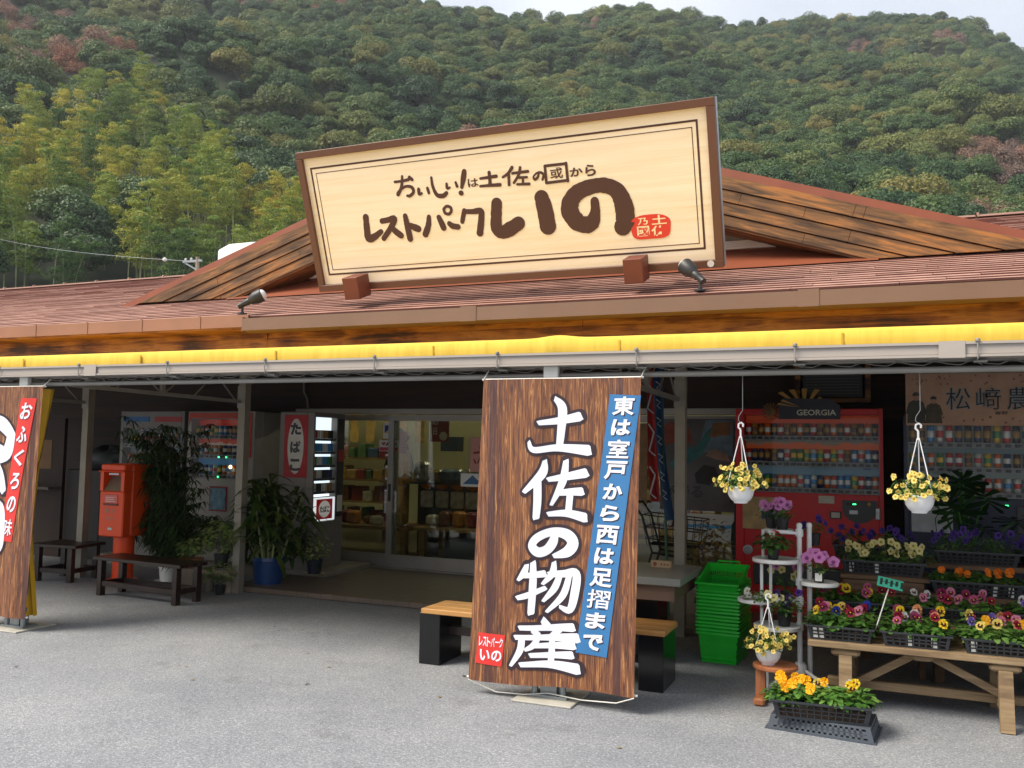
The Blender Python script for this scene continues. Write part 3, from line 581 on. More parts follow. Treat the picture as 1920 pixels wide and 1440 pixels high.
# ================================================================ CANOPY
cn = thing('canopy', 'yellow fabric canopy on a steel frame along the shop front, with pale rain gutter', 'canopy', (-4, 5.5, 0)); CX, CY_ = 4, -5.5
def CB(mb, name, mats, smooth=False): mb.v = [(x+CX, y+CY_, z) for x, y, z in mb.v]; return mb.build(name, mats, cn, smooth)
X0, X1 = -12.5, 4.5
M_YEL = wood('yellow_canvas', [(.25, '#c9a63c'), (.42, '#d4b242'), (.6, '#dab948'), (.8, '#dcbe55')], (9, 1.5, 1), .85, .15, .3); M_GUT = mat('beige_gutter', '#a39a92', .45, var=.05, vs=1.5); M_STL = mat('painted_steel', '#8a8782', .5, .3, .15, 3); M_PST = mat('post_grey_beige', '#8d877a', .55, .1, .15, 4)
g = MB(); nx = 420; rz = random.Random(4)
prof = [(5.405, 2.205), (5.40, 2.25), (5.403, 2.298), (5.42, 2.318), (5.6, 2.335), (6.4, 2.37), (7.82, 2.43)]
for i in range(nx+1):
    x = X0+(X1-X0)*i/nx; sag = .003*math.sin(x*9)+.002*math.sin(x*23+1)+.002*math.sin(x*41)+rz.uniform(-.001, .001); bulge = .018*math.exp(-((x+1.95)/.12)**2)
    g.v += [(x, y+(sag if k < 3 else 0)-(bulge*.4 if k in (1, 2) else 0), z-(.012*math.sin(x*2.62)**2 if k in (5,) else 0)+(bulge if k in (2, 3, 4) else 0)) for k, (y, z) in enumerate(prof)]
m_ = len(prof)
for i in range(nx):
    for k in range(m_-1): g.f.append((i*m_+k, i*m_+k+1, i*m_+m_+k+1, i*m_+m_+k)); g.m.append(0)
CB(g, 'canvas', M_YEL, 60)
g = MB()
for x in np.arange(X0+.4, X1, 1.32): g.box(x, x+.012, 5.392, 5.4, 2.206, 2.29)
CB(g, 'canvas_seam', mat('yellow_seam', '#c9a024', .7))
g = MB(); g.prism([(5.36, 2.215), (5.36, 2.203), (5.365, 2.203), (5.365, 2.15), (5.38, 2.135), (5.44, 2.13), (5.455, 2.14), (5.455, 2.2), (5.45, 2.2), (5.448, 2.145), (5.385, 2.145), (5.372, 2.155), (5.372, 2.215)], X0, X1, ax='x')
g.box(X0, X1, 5.352, 5.36, 2.202, 2.216); g.box(X0, X1, 5.356, 5.365, 2.133, 2.147)
for x in (-6.05, .28): g.box(x, x+.13, 5.35, 5.356, 2.128, 2.22)
CB(g, 'gutter', M_GUT)
for x in np.arange(X0+.75, X1, .94):
    g = MB(); g.tube([(x, 5.35, 2.222), (x, 5.346, 2.17), (x, 5.35, 2.125), (x, 5.42, 2.112), (x+.03, 5.47, 2.1)], .004, 6); g.lathe([(0, -.012), (.012, -.008), (.014, 0), (.012, .008), (0, .012)], n=10, M=Matrix.Translation((x, 5.35, 2.222))); g.box(x-.015, x+.05, 5.40, 5.46, 2.108, 2.116); CB(g, 'gutter_hook', M_STL, True)
g = MB(); g.box(X0, X1, 5.46, 5.52, 2.12, 2.18); g.tube([(X0, 5.47, 2.075), (X1, 5.47, 2.075)], .019, 10); CB(g, 'front_rail', M_STL, 40)
g = MB(); x = X0; rp = random.Random(8)                         # rope lacing along the rail
while x < X1: d_ = .2+rp.uniform(-.02, .02); g.tube([(x, 5.452, 2.125), (x+d_*.4, 5.45, 2.105), (x+d_*.75, 5.45, 2.098), (x+d_, 5.455, 2.118)], .0025, 5); x += d_
CB(g, 'lacing_rope', mat('grey_rope', '#77746e', .8))
g = MB(); g.box(X0, X1, 7.76, 7.82, 2.36, 2.42); CB(g, 'rear_rail', M_STL)
for x in (-11.6, -6.83, -2.0, 2.75):
    g = MB(); g.box(x-.04, x+.04, 5.47, 5.55, .06, 2.12); CB(g, 'front_post', M_PST)
    g = MB(); g.box(x-.055, x+.055, 5.462, 5.558, .03, .17); g.box(x-.13, x+.13, 5.44, 5.58, .012, .03); [g.lathe([(.022, .03), (.022, .09), (.012, .095), (0, .097)], x+sx*.095, 5.47, 10) for sx in (-1, 1)]; CB(g, 'foot_bracket', mat('galvanised', '#8f9699'), 30)
    g = MB(); g.box(x-.2, x+.2, 5.32, 5.72, .0, .013, b=.004); CB(g, 'footing', mat('pale_concrete', '#a9a69c', .85, var=.12, vs=8, bump=.3))
    g = MB(); g.box(x-.05, x+.05, 5.42, 5.46, 2.06, 2.14, b=.003); CB(g, 'rail_clamp', mat('white_frame', '#d9d9d4'))
for i, x in enumerate((-11.2, -8.71, -6.42, -4.05, -1.65, 1.75)):
    if i != 3:
        g = MB(); g.box(x-.045, x+.045, 7.755, 7.845, 0, 2.36); CB(g, 'rear_post', M_PST)
        g = MB(); g.box(x-.052, x+.052, 7.745, 7.754, 1.98, 2.22); CB(g, 'post_plate', M_STL)
    if i in (3,): continue
    g = MB(); xx = x-.02; g.bar((xx, 5.55, 2.075), (xx, 7.75, 2.05), .035, .035); g.bar((xx, 5.55, 2.26), (xx, 7.75, 2.36), .035, .035); g.box(xx-.018, xx+.018, 6.6, 6.64, 2.08, 2.3)
    for a, b in ((5.75, 6.0), (6.32, 6.6), (6.95, 6.64), (7.3, 7.05), (7.4, 7.66), (6.25, 6.05)): g.bar((xx, a, 2.285), (xx, b, 2.07), .012, .012)
    CB(g, 'truss', M_STL)
g = MB(); g.tube([(-7.05, 9.86, 2.0), (-7.06, 9.83, 2.2), (-7.12, 9.83, 2.3), (-7.13, 9.84, 2.52)], .014, 8); g.v = [(x+OX, y+OY, z) for x, y, z in g.v]; g.build('conduit', M_STL, shop, True)
# ================================================================ HANGING BANNERS
def banner_mat():
    m, n, b = _new('printed_timber_cloth'); L = n.links.new; tc = N(n, 'ShaderNodeTexCoord'); mp = N(n, 'ShaderNodeMapping'); mp.inputs['Scale'].default_value = (26, 1, 1.5); L(tc.outputs['Object'], mp.inputs[0])
    nz = N(n, 'ShaderNodeTexNoise'); nz.inputs['Scale'].default_value = 2.4; nz.inputs['Detail'].default_value = 9; nz.inputs['Roughness'].default_value = .68; nz.inputs['Distortion'].default_value = 1.3; L(mp.outputs[0], nz.inputs['Vector'])
    r = ramp(n, [(.3, '#2c1712'), (.44, '#5c3728'), (.55, '#80502f'), (.66, '#b98858'), (.8, '#6a3f2c')]); L(nz.outputs[0], r.inputs[0])
    sp = N(n, 'ShaderNodeSeparateXYZ'); L(tc.outputs['Object'], sp.inputs[0]); wob = N(n, 'ShaderNodeTexNoise'); wob.inputs['Scale'].default_value = 2.; L(tc.outputs['Object'], wob.inputs['Vector'])
    ma = N(n, 'ShaderNodeMath', operation='MULTIPLY_ADD'); ma.inputs[1].default_value = .012; L(wob.outputs[0], ma.inputs[0]); L(sp.outputs[0], ma.inputs[2])
    mr = N(n, 'ShaderNodeMapRange'); mr.inputs[1].default_value = -.53; mr.inputs[2].default_value = .55; L(ma.outputs[0], mr.inputs[0])
    D, E_ = (.8,)*3, (0, 0, 0)
    st = ramp(n, [(0, E_), (.066, (.75,)*3), (.112, E_), (.125, (.5,)*3), (.145, E_), (.82, (.35,)*3), (.84, E_), (.865, (.75,)*3), (.91, E_), (.93, (.3,)*3), (.945, E_)], 'CONSTANT'); L(mr.outputs[0], st.inputs[0])
    mx = N(n, 'ShaderNodeMix', data_type='RGBA'); L(st.outputs[0], mx.inputs[0]); L(r.outputs[0], mx.inputs[6]); mx.inputs[7].default_value = C4('#3a2228')
    L(mx.outputs[2], b.inputs['Base Color']); b.inputs['Roughness'].default_value = .65; MATS['printed_timber_cloth'] = m; return m
M_BAN = banner_mat(); M_WHT = mat('banner_white', '#dfe2ee', .65, var=.02); M_DKP = mat('banner_outline', '#2c1b24', .65, var=.02); M_BLU = mat('banner_blue', '#2f6ea3', .65, var=.04); M_BRD = mat('banner_red', '#d0302a', .65, var=.04)
BIG = {  # brush strokes in a 100 x 100 box, y down, half widths
'土': [[(20,45,4),(50,41,6),(82,34,8)],[(44,3,4),(55,20,8),(54,60,7),(52,88,6)],[(6,78,3),(14,92,5),(50,88,6),(97,92,9)]],
'佐': [[(34,3,4),(30,25,8),(4,55,4)],[(24,38,7),(25,70,7),(24,98,6)],[(40,34,4),(66,29,6),(97,22,8)],[(66,3,5),(62,36,7),(46,76,3)],[(58,56,5),(76,54,6),(92,53,7)],[(74,56,6),(73,74,6),(72,90,6)],[(42,92,4),(70,90,6),(98,96,8)]],
'の': [[(54,20,6),(50,48,8),(38,74,8),(20,82,8),(7,60,7),(18,32,7),(48,12,7),(80,20,9),(94,48,10),(82,78,9),(54,94,4)]],
'物': [[(16,8,4),(12,22,6),(3,36,3)],[(10,28,4),(26,26,5),(44,23,6)],[(26,3,5),(27,40,6.5),(26,97,6)],[(3,70,4),(20,64,5),(46,50,4)],[(58,2,4),(56,22,6),(42,42,3)],[(52,24,5),(74,22,6),(94,20,7),(93,56,7.5),(86,88,6),(70,84,3)],[(68,25,5),(60,50,6),(44,74,3)],[(83,25,5),(74,62,6),(50,94,3)]],
'産': [[(46,1,5),(52,14,7)],[(12,19,4),(50,17,5),(90,13,7)],[(32,22,5),(40,33,5)],[(70,19,6),(58,34,4)],[(6,39,4),(50,37,5),(97,34,8)],[(16,40,6),(14,66,6),(1,98,3)],[(38,44,5),(32,56,5),(22,64,3)],[(34,55,4),(60,53,5),(92,50,7)],[(60,44,5),(60,70,5.5),(59,92,5)],[(30,75,4),(60,73,5),(90,70,6.5)],[(16,95,4),(55,92,6),(99,97,9)]],
'part': [[(0,0,14),(60,12,16),(96,30,14)],[(70,14,18),(60,40,22),(10,62,16)],[(20,50,14),(60,70,18),(70,92,10)]]}
def make_banner(name, label, cx, cy, zt, zb, wt, wb, skew, seedw):
    t = thing(name, label, 'banner', (cx, cy, 0)); NU, NV = 36, 40
    def warp(x, z, e=0):          # x in -.5...5, z in 0..1 -> cloth surface
        hw = wb+(wt-wb)*z; Z = zb+(zt-zb)*z; wv = (.010*math.sin(x*9.5+seedw)+.006*math.sin(x*21+2*seedw))*(1-.35*z)+.012*math.sin(z*PI)*math.cos(x*3)
        return (skew*(z-.5)+x*hw, -.012+wv-e, Z+.008*math.sin(x*6+seedw)*(1-z)+(.015*(x) if z < .001 else .015*x*(1-z)))
    def grid(z): return warp(z[0], z[1])
    g = MB(); g.v = [warp(-.5+i/NU, j/NV) for i in range(NU+1) for j in range(NV+1)]
    g.f = [(i*(NV+1)+j, (i+1)*(NV+1)+j, (i+1)*(NV+1)+j+1, i*(NV+1)+j+1) for i in range(NU) for j in range(NV)]; g.m = [0]*len(g.f)
    g.build('cloth', M_BAN, t, True)
    return t, warp
def patch(mb, warp, quad_, e, n=14, mi=None):       # a printed patch (4 corners in cloth space) that follows the cloth
    a, b, c, d = [np.array(p) for p in quad_]; k = len(mb.v); vs = []
    for i in range(n+1):
        for j in range(n+1):
            u, v = i/n, j/n; p = (a*(1-u)+b*u)*(1-v)+(d*(1-u)+c*u)*v; vs.append(warp(p[0], p[1], e))
    mb.add(vs, [(i*(n+1)+j, (i+1)*(n+1)+j, (i+1)*(n+1)+j+1, i*(n+1)+j+1) for i in range(n) for j in range(n)], mi)
def clothtext(mb, s, box, warp, e, bold, axes=None):  # glyph triangles cut fine enough to follow the folds
    v, f, _ = glyphs(s, bold); bm = bmesh.new(); vv = [bm.verts.new((a, b, 0)) for a, b in v]
    for q_ in f:
        try: bm.faces.new([vv[i] for i in q_])
        except ValueError: pass
    for ax in (0, 1):
        for k in range(1, 5): bmesh.ops.bisect_plane(bm, geom=bm.verts[:]+bm.edges[:]+bm.faces[:], plane_co=(k/5*(ax == 0), k/5*(ax == 1), 0), plane_no=(ax == 0, ax == 1, 0))
    bm.verts.index_update(); x0, z0, x1, z1 = box[:4]; sl_ = box[4] if len(box) > 4 else 0
    mb.add([warp(x0+(x1-x0)*p.co.x+sl_*(p.co.y-.5), z0+(z1-z0)*p.co.y, e) for p in bm.verts], [[q_.index for q_ in fc.verts] for fc in bm.faces]); bm.free()
bn, wp = make_banner('hanging_banner', 'wood-print banner with white brush characters and slanted blue strip on the middle post', -1.945, 5.385, 2.05, .10, 1.075, 1.115, .05, .6)
tozx = lambda x, Z: ((x+1.945)/1.095, (Z-.10)/1.95)
gw, gd = MB(), MB()
for ch, (x0, z1, x1, z0) in (('土', (-2.165, 1.93, -1.72, 1.56)), ('佐', (-2.175, 1.53, -1.735, 1.15)), ('の', (-2.11, 1.09, -1.80, .905)), ('物', (-2.185, .88, -1.765, .545)), ('産', (-2.2, .515, -1.755, .215))):
    for st in BIG[ch]:
        ps = []
        for x, y, h in st: a = tozx(x0+(x1-x0)*x/100, z1+(z0-z1)*y/100); ps.append((a[0]*1.095, a[1]*1.95, h/100*.385))
        fnc = lambda off: (lambda x, z, e: wp(x/1.095, z/1.95, off+e))
        stroke(gw, ps, fnc(.0055), brush=True); stroke(gd, ps, fnc(.0022), grow=.02)
gd.build('lettering_outline', M_DKP, bn); gw.build('lettering', M_WHT, bn)
g = MB(); cs = [tozx(*p) for p in ((-1.775, .325), (-1.575, .315), (-1.395, 1.935), (-1.6, 1.945))]; patch(g, wp, cs, .0045, 22); sp_ = g.build('blue_strip', M_BLU, bn)
gw, gd = MB(), MB(); S_ = '東は室戸から西は足摺まで'
for i, ch in enumerate(S_):
    f = (i+.55)/12.1; zc = 1.945-f*1.62; xc = -1.497+(-1.675+1.497)*f; hw_ = .073 if ch not in 'はからまで' else .064; hh = .058 if ch not in 'はからまで' else .05
    BO = {'室': .018, '摺': .010, '東': .026, '足': .028, '西': .028, '戸': .03}.get(ch, .038)
    a, b = tozx(xc-hw_, zc-hh), tozx(xc+hw_, zc+hh); sl_ = .012
    clothtext(gw, ch, (*a, *b, sl_), wp, .0068, BO); a2, b2 = tozx(xc-hw_+.006, zc-hh-.006), tozx(xc+hw_+.006, zc+hh-.006); clothtext(gd, ch, (*a2, *b2, sl_), wp, .0058, BO+.006)
gd.build('strip_shadow', M_DKP, sp_); gw.build('strip_lettering', M_WHT, sp_)
g = MB(); patch(g, wp, [tozx(*p) for p in ((-2.445, .215), (-2.262, .205), (-2.247, .405), (-2.432, .41))], .0045); rs_ = g.build('red_stamp', M_BRD, bn)
g = MB()
for i, ch in enumerate('レストパーク'): a, b = tozx(-2.425+i*.028, .325+(0 if ch != 'ー' else .028)), tozx(-2.425+i*.028+.025, .385-(0 if ch != 'ー' else .024)); clothtext(g, ch, (*a, *b), wp, .006, .02)
for ch, x in (('い', -2.415), ('の', -2.335)): a, b = tozx(x, .235), tozx(x+.07, .305); clothtext(g, ch, (*a, *b), wp, .006, .03)
g.build('stamp_lettering', M_WHT, rs_)
def rods(t, wp, w):
    g = MB(); g.tube([wp(-.515, 1.0, -.016), wp(0, 1.0, -.016), wp(.51, 1.0, -.016)], .008, 8); g.build('top_rod', mat('white_frame', '#d9d9d4'), t, True)
    g = MB(); g.tube([wp(-.515+.103*k_, .006, -.016) for k_ in range(11)], .008, 8); g.build('bottom_rod', mat('white_frame', '#d9d9d4'), t, True)
    g = MB()
    for x in (-.5, .5): p = wp(x, 1); g.tube([p, (p[0]+.005, .06, 2.115)], .004, 6)
    g.build('tie_cord', mat('white_cord', '#cfcdc6', .8), t)
rods(bn, wp, 1)
g = MB(); a, b, c = Vector(wp(-.5, 0)), Vector((-.05, .06, .045)), Vector(wp(.5, 0))
g.tube([a, a.lerp(b, .35)-Vector((0, 0, .05)), a.lerp(b, .7)-Vector((0, 0, .035)), b, b.lerp(c, .4)-Vector((0, 0, .03)), b.lerp(c, .8)-Vector((0, 0, .035)), c], .004, 6); g.build('ground_cord', mat('white_cord', '#cfcdc6'), bn, True)
# left banner, cut by the photo's edge
b2, w2 = make_banner('hanging_banner', 'wood-print banner with a red vertical strip, on the left canopy post beside the yellow cloth', -7.05, 5.385, 2.05, .11, 1.06, .84, -.04, 2.1)
t2 = lambda x, Z: ((x+7.05-.04*((Z-1.08)/1.94)*-1)/(.84+.22*(Z-.11)/1.94), (Z-.11)/1.94)
g = MB(); patch(g, w2, [t2(*p) for p in ((-6.965, .735), (-6.795, .735), (-6.6, 1.95), (-6.77, 1.95))], .0045, 20); r2_ = g.build('red_strip', M_BRD, b2)
g, gd = MB(), MB()
for i, ch in enumerate('おふくろの味'):
    f = (i+.55)/6.15; zc = 1.95-f*1.215; xc = -6.685+(-6.88+6.685)*f; a, b = t2(xc-.062, zc-.07), t2(xc+.062, zc+.07); clothtext(g, ch, (*a, *b, .03), w2, .0068, .012 if ch == '味' else .026)
    a, b = t2(xc-.057, zc-.078), t2(xc+.067, zc+.062); clothtext(gd, ch, (*a, *b, .03), w2, .0058, .014 if ch == '味' else .034)
gd.build('strip_shadow', mat('banner_shadow', '#7a2020', .65), r2_); g.build('strip_lettering', M_WHT, r2_)
gw, gd = MB(), MB()
for sts in ([(-7.14, 1.76, .05), (-7.0, 1.73, .06), (-6.86, 1.62, .045)], [(-6.88, 1.62, .05), (-6.93, 1.48, .06), (-7.1, 1.42, .045)], [(-7.13, 1.55, .04), (-6.99, 1.5, .045)], [(-7.12, 1.44, .05), (-7.02, 1.3, .06), (-6.95, 1.16, .035)],
            [(-7.3, 1.02, .05), (-7.05, 1.02, .06), (-6.97, .98, .055), (-6.96, .72, .055), (-7.0, .64, .03)], [(-7.3, .85, .04), (-7.06, .84, .05)], [(-7.35, .45, .05), (-7.1, .43, .06), (-7.0, .33, .05), (-7.08, .26, .05)]):
    ps = [(*[v for v in t2(x, z)], h) for x, z, h in sts]; ps = [(a, b, h) for a, b, h in ps]
    fq = lambda off: (lambda x, z, e: w2(x/.95, z/1.94, off+e))
    stroke(gw, [(a*.95, b*1.94, h) for a, b, h in ps], fq(.0055), brush=True); stroke(gd, [(a*.95, b*1.94, h) for a, b, h in ps], fq(.0022), grow=.02)
gd.build('lettering_outline', M_DKP, b2); gw.build('lettering', M_WHT, b2); rods(b2, w2, 1)
g = MB(); n1 = 16
for i in range(n1+1):
    u = i/n1; x0, x1 = -6.95, -6.62
    g.v += [(x0+(-6.66-x0)*u, 5.56+.03*math.sin(u*14), 2.04), (x0+(-6.80-x0)*u, 5.57+.04*math.sin(u*14+1), 1.4), (x0+(-6.84-x0)*u, 5.56+.05*math.sin(u*14+2), .8), (x0+(-6.70-x0)*u, 5.55+.05*math.sin(u*14+2), .1)]
g.f = [(i*4+j, i*4+4+j, i*4+5+j, i*4+1+j) for i in range(n1) for j in range(3)]; g.m = [0]*len(g.f)
tag(g.build('folded_cloth', mat('yellow_cloth', '#d9a91e', .7, var=.08, vs=5), smooth=True), 'yellow folded cloth gathered behind the left banner on its post', 'cloth')
# ================================================================ VENDING MACHINES
M_BLK = mat('black_plastic', '#1b1c1e', .4, var=.1); M_DGR = mat('dark_grey_plastic', '#3c3d40', .5, var=.08); M_VGL = glassmat('display_glass', (.96, .97, .97), .008, .1)
M_SIL = mat('silver_trim', '#a8aaac', .35, .6, .05); M_WPL = mat('white_plastic', '#dddcd6', .4, var=.04); M_LED = mat('green_led', (.05, 1, .3), emit=3, ec=(.05, 1, .25), var=0)
CANC = {k: mat('can_'+k, c, .3, .25, .05) for k, c in dict(red='#b3201f', navy='#1d2f5c', gold='#96702a', white='#c4c4c2', green='#2f7a3f', brown='#5a3420', sky='#2f7fb8', orange='#cf6414', black='#202020', yellow='#d0a81f').items()}
def canmesh(kind, m, m2):
    g = MB()
    if kind == 'can': g.lathe([(0, 0), (.026, 0), (.03, .008), (.03, .105), (.024, .118), (0, .118)], n=10, mi=0); g.lathe([(.0305, .035), (.0308, .036), (.0308, .078), (.0305, .079)], n=10, mi=1)
    else: g.lathe([(0, 0), (.03, 0), (.032, .01), (.032, .12), (.028, .15), (.013, .185), (.013, .195)], n=10, mi=0); g.lathe([(.0145, .19), (.0145, .21), (0, .21)], n=8, mi=1); g.lathe([(.0325, .04), (.0328, .041), (.0328, .1), (.0325, .101)], n=10, mi=1)
    return g.mesh('display_'+kind, [m, m2], 40)
CK = list(CANC); CANS = {(k, a, b): canmesh(k, CANC[a], CANC[b]) for k in ('can', 'bottle') for a, b in (('red', 'white'), ('navy', 'gold'), ('gold', 'brown'), ('white', 'sky'), ('green', 'yellow'), ('brown', 'gold'), ('sky', 'white'), ('orange', 'white'), ('black', 'gold'), ('yellow', 'green'), ('white', 'red'), ('navy', 'white'))}
def vending(label, x0, x1, y0, dep, z0, z1, body, win, rows, per, back, side=None, rise=.0):
    """a drinks machine with its front at y0: cabinet walls round a display recess, stepped shelves, button rows, glass"""
    t = thing('vending_machine', label, 'vending machine', ((x0+x1)/2, y0, z0)); W = x1-x0; h = z1-z0; wx0, wx1, wz0, wz1 = win
    g = MB(); X = W/2
    g.box(-X, X, .16, dep, .03, h, b=.012)
    for a, b, c, d in ((-X, wx0, .03, h), (wx1, X, .03, h), (wx0, wx1, .03, wz0), (wx0, wx1, wz1, h)): g.box(a, b, 0, .159, c, d, b=.006 if b-a > .05 else 0)
    g.box(-X+.05, X-.05, .04, dep-.05, 0, .03); g.build('cabinet', body, t)
    g = MB(); n = len(rows); rh = (wz1-wz0)/n
    g.box(wx0, wx1, .150, .158, wz0, wz1)
    g.build('display_back', back, t)
    g = MB()
    for k in range(n): g.box(wx0+.002, wx1-.002, .01, .149, wz0+k*rh, wz0+k*rh+.05)
    g.build('shelf', mat('shelf_grey', '#77777a', .5, .2), t)
    for k, row in enumerate(rows):
        for i in range(per):
            xx = wx0+(i+.5)*(wx1-wx0)/per; c = row[i % len(row)]
            link('display_'+c[0], CANS[c], t, (xx, .09, wz0+k*rh+.051), (0, 0, i*1.1))
        g = MB()
        for i in range(per): xx = wx0+(i+.5)*(wx1-wx0)/per; g.box(xx-.02, xx+.02, -.006, .009, wz0+k*rh+.012, wz0+k*rh+.036, b=.003)
        g.build('button_row', M_BLK, t)
    g = MB(); g.box(wx0-.01, wx1+.01, -.011, -.007, wz0-.0, wz1); g.build('glass', M_VGL, t)
    return t
rv = random.Random(9); KEYS = list(CANS)
def row(kind, *names): return [(kind, a, b) for k, a, b in KEYS if k == kind and a in names] or [(kind, 'red', 'white')]
def rrow(kind, n, s): q_ = random.Random(s); ks = [k for k in KEYS if k[0] == kind]; return [q_.choice(ks) for _ in range(n)]
def backmat(name, stops, amp=.22, nsc=3.5, fz=1.):
    m, n, b = _new(name); L = n.links.new; tc = N(n, 'ShaderNodeTexCoord'); sp = N(n, 'ShaderNodeSeparateXYZ'); L(tc.outputs['Generated'], sp.inputs[0])
    nz = N(n, 'ShaderNodeTexNoise'); nz.inputs['Scale'].default_value = nsc; nz.inputs['Detail'].default_value = 4; mp = N(n, 'ShaderNodeMapping'); mp.inputs['Scale'].default_value = (2, 1, 1); L(tc.outputs['Generated'], mp.inputs[0]); L(mp.outputs[0], nz.inputs['Vector'])
    a = N(n, 'ShaderNodeMath', operation='MULTIPLY_ADD'); a.inputs[1].default_value = amp; L(nz.outputs[0], a.inputs[0]); zs = N(n, 'ShaderNodeMath', operation='MULTIPLY'); zs.inputs[1].default_value = fz; L(sp.outputs[2], zs.inputs[0]); L(zs.outputs[0], a.inputs[2])
    r = ramp(n, stops, 'CONSTANT'); L(a.outputs[0], r.inputs[0]); L(r.outputs[0], b.inputs['Base Color']); b.inputs['Roughness'].default_value = .5
    L(r.outputs[0], b.inputs['Emission Color']); b.inputs['Emission Strength'].default_value = .10; return m  # faint glow added to lift the advert colours; no lamp behind them
def coin_panel(t, x, z, w_, h_, rnd=False):
    g = MB()
    if rnd: g.prism([(x-w_, z+h_*.55)]+[(x+w_*math.cos(a), z+h_*.1+h_*.85*math.sin(a)) for a in np.linspace(PI, 2*PI, 18)]+[(x+w_, z+h_*.55)], -.014, -.001)
    else: g.box(x-w_, x+w_, -.014, -.001, z-h_, z+h_, b=.006)
    p = g.build('coin_panel', M_DGR, t)
    g = MB(); g.box(x-w_*.75, x-w_*.15, -.018, -.0145, z+h_*.25, z+h_*.42); g.build('price_display', M_BLK, p)
    g = MB(); g.box(x-w_*.4, x-w_*.2, -.019, -.0185, z+h_*.3, z+h_*.36); g.build('display_digits', M_LED, p)
    g = MB(); g.box(x-w_*.6, x-w_*.1, -.019, -.0145, z-h_*.25, z-h_*.02, b=.003); g.build('note_slot', M_SIL, p)
    g = MB(); g.tube([(x+w_*.55, -.022, z+h_*.36), (x+w_*.55, -.012, z+h_*.36)], w_*.1, 12); g.build('return_knob', CANC['gold'], p, True)
def lockhandle(t, x, z):
    g = MB(); g.box(x-.022, x+.022, -.016, -.001, z-.055, z+.055, b=.008); g.lathe([(.014, 0), (.014, .01), (0, .012)], n=12, M=Matrix.Translation((x, -.016, z+.02)) @ Matrix.Rotation(PI/2, 4, 'X')); g.build('lock', M_SIL, t, 40)
# red machine
M_VRD = mat('machine_red', '#bd0610', .45, var=.05)
RB = backmat('advert_orange_blue', [(0, '#33566d'), (.2, '#1d4a80'), (.33, '#54707d'), (.45, '#1d3d6d'), (.6, '#b04a16'), (.74, '#6d5f50'), (.82, '#b8400f'), (.98, '#a8380c')])
t = vending('red drinks vending machine with three rows of cans and a dark brand topper', -1.345, -.01, 8.9, .72, .06, 2.02, M_VRD, (-.585, .63, 1.16, 1.90), [rrow('can', 20, 1), rrow('can', 20, 2), row('can', 'gold', 'brown', 'black', 'red', 'orange')], 20, RB)
coin_panel(t, .46, 1.02, .15, .16, True); lockhandle(t, .615, .99)
g = MB(); g.box(-.6, -.2, -.008, -.001, .80, 1.11, b=.003); ad = g.build('advert_panel', mat('advert_tan', '#a88a5a', .5, var=.3, vs=9), t)
g = MB(); g.box(-.42, -.26, -.0105, -.0085, .9, 1.03); g.build('advert_photo', mat('advert_blue', '#2c4a66', .5, var=.4, vs=14), ad)
g = MB(); g.box(.1, .24, -.008, -.001, 1.07, 1.14); g.build('notice_plate', mat('notice_grey', '#b5b1a2', .5, var=.1, vs=30), t)
g = MB(); g.box(.2, .3, -.012, -.001, .93, 1.0, b=.004); pl = g.build('outlet_plate', M_BLK, t)
g = MB(); g.box(.212, .288, -.015, -.0125, .94, .99, b=.003); g.build('outlet_face', mat('notice_grey', '#b5b1a2'), pl)
g = MB(); g.box(-.5, .3, -.02, -.001, .28, .47, b=.01); g.build('delivery_flap', M_DGR, t)
g = MB(); M_ = Matrix.Translation((-.55, -.001, .6)) @ Matrix.Rotation(PI/2, 4, 'X'); g.lathe([(.035, 0), (.045, 0), (.045, .01), (.035, .012), (.03, .006), (0, .006)], n=20, M=M_); g.build('round_lock', M_SIL, t, 40)
g = MB(); g.prism([(-.26, 1.86), (.3, 1.86), (.3, 1.985), (.22, 2.05), (-.22, 2.06), (-.26, 1.98)], -.03, -.004); tp = g.build('brand_topper', mat('topper_dark', '#191a2c', .45), t)
g = MB(); text(g, 'GEORGIA', -.09, 1.895, .265, 1.95, flat(-.032), .02); g.build('brand_lettering', mat('silver_letter', '#b8b4a4', .4, .3), tp)
g = MB()
for k in range(9):
    a = R(20+k*17.5); c0 = (-.02, 1.965); l = .3 if 2 < k < 7 else .2
    g.prism([(c0[0]+.05*math.cos(a), c0[1]+.02*math.sin(a)), (c0[0]+l*1.3*math.cos(a-.07), c0[1]+l*.62*math.sin(a-.07)), (c0[0]+l*1.3*math.cos(a+.07), c0[1]+l*.62*math.sin(a+.07))], -.026-k*.0006, -.006-k*.0006)
g.build('topper_rays', mat('ray_gold', '#a3782a', .5, var=.2), tp)
g = MB()
for k in range(16): a = k*2*PI/16; g.add([(-.33+.02*math.cos(a-.2), -.034, 1.93+.02*math.sin(a-.2)), (-.33+.085*math.cos(a-.09), -.036, 1.93+.085*math.sin(a-.09)), (-.33+.085*math.cos(a+.14), -.03, 1.93+.085*math.sin(a+.14))], [(0, 1, 2)])
g.lathe([(.045, 0), (.045, .01), (0, .02)], n=14, M=Matrix.Translation((-.33, -.03, 1.93)) @ Matrix.Rotation(PI/2, 4, 'X')); g.build('topper_sunflower', mat('sunflower_brown', '#6d4a1c', .6, var=.4, vs=30), tp)
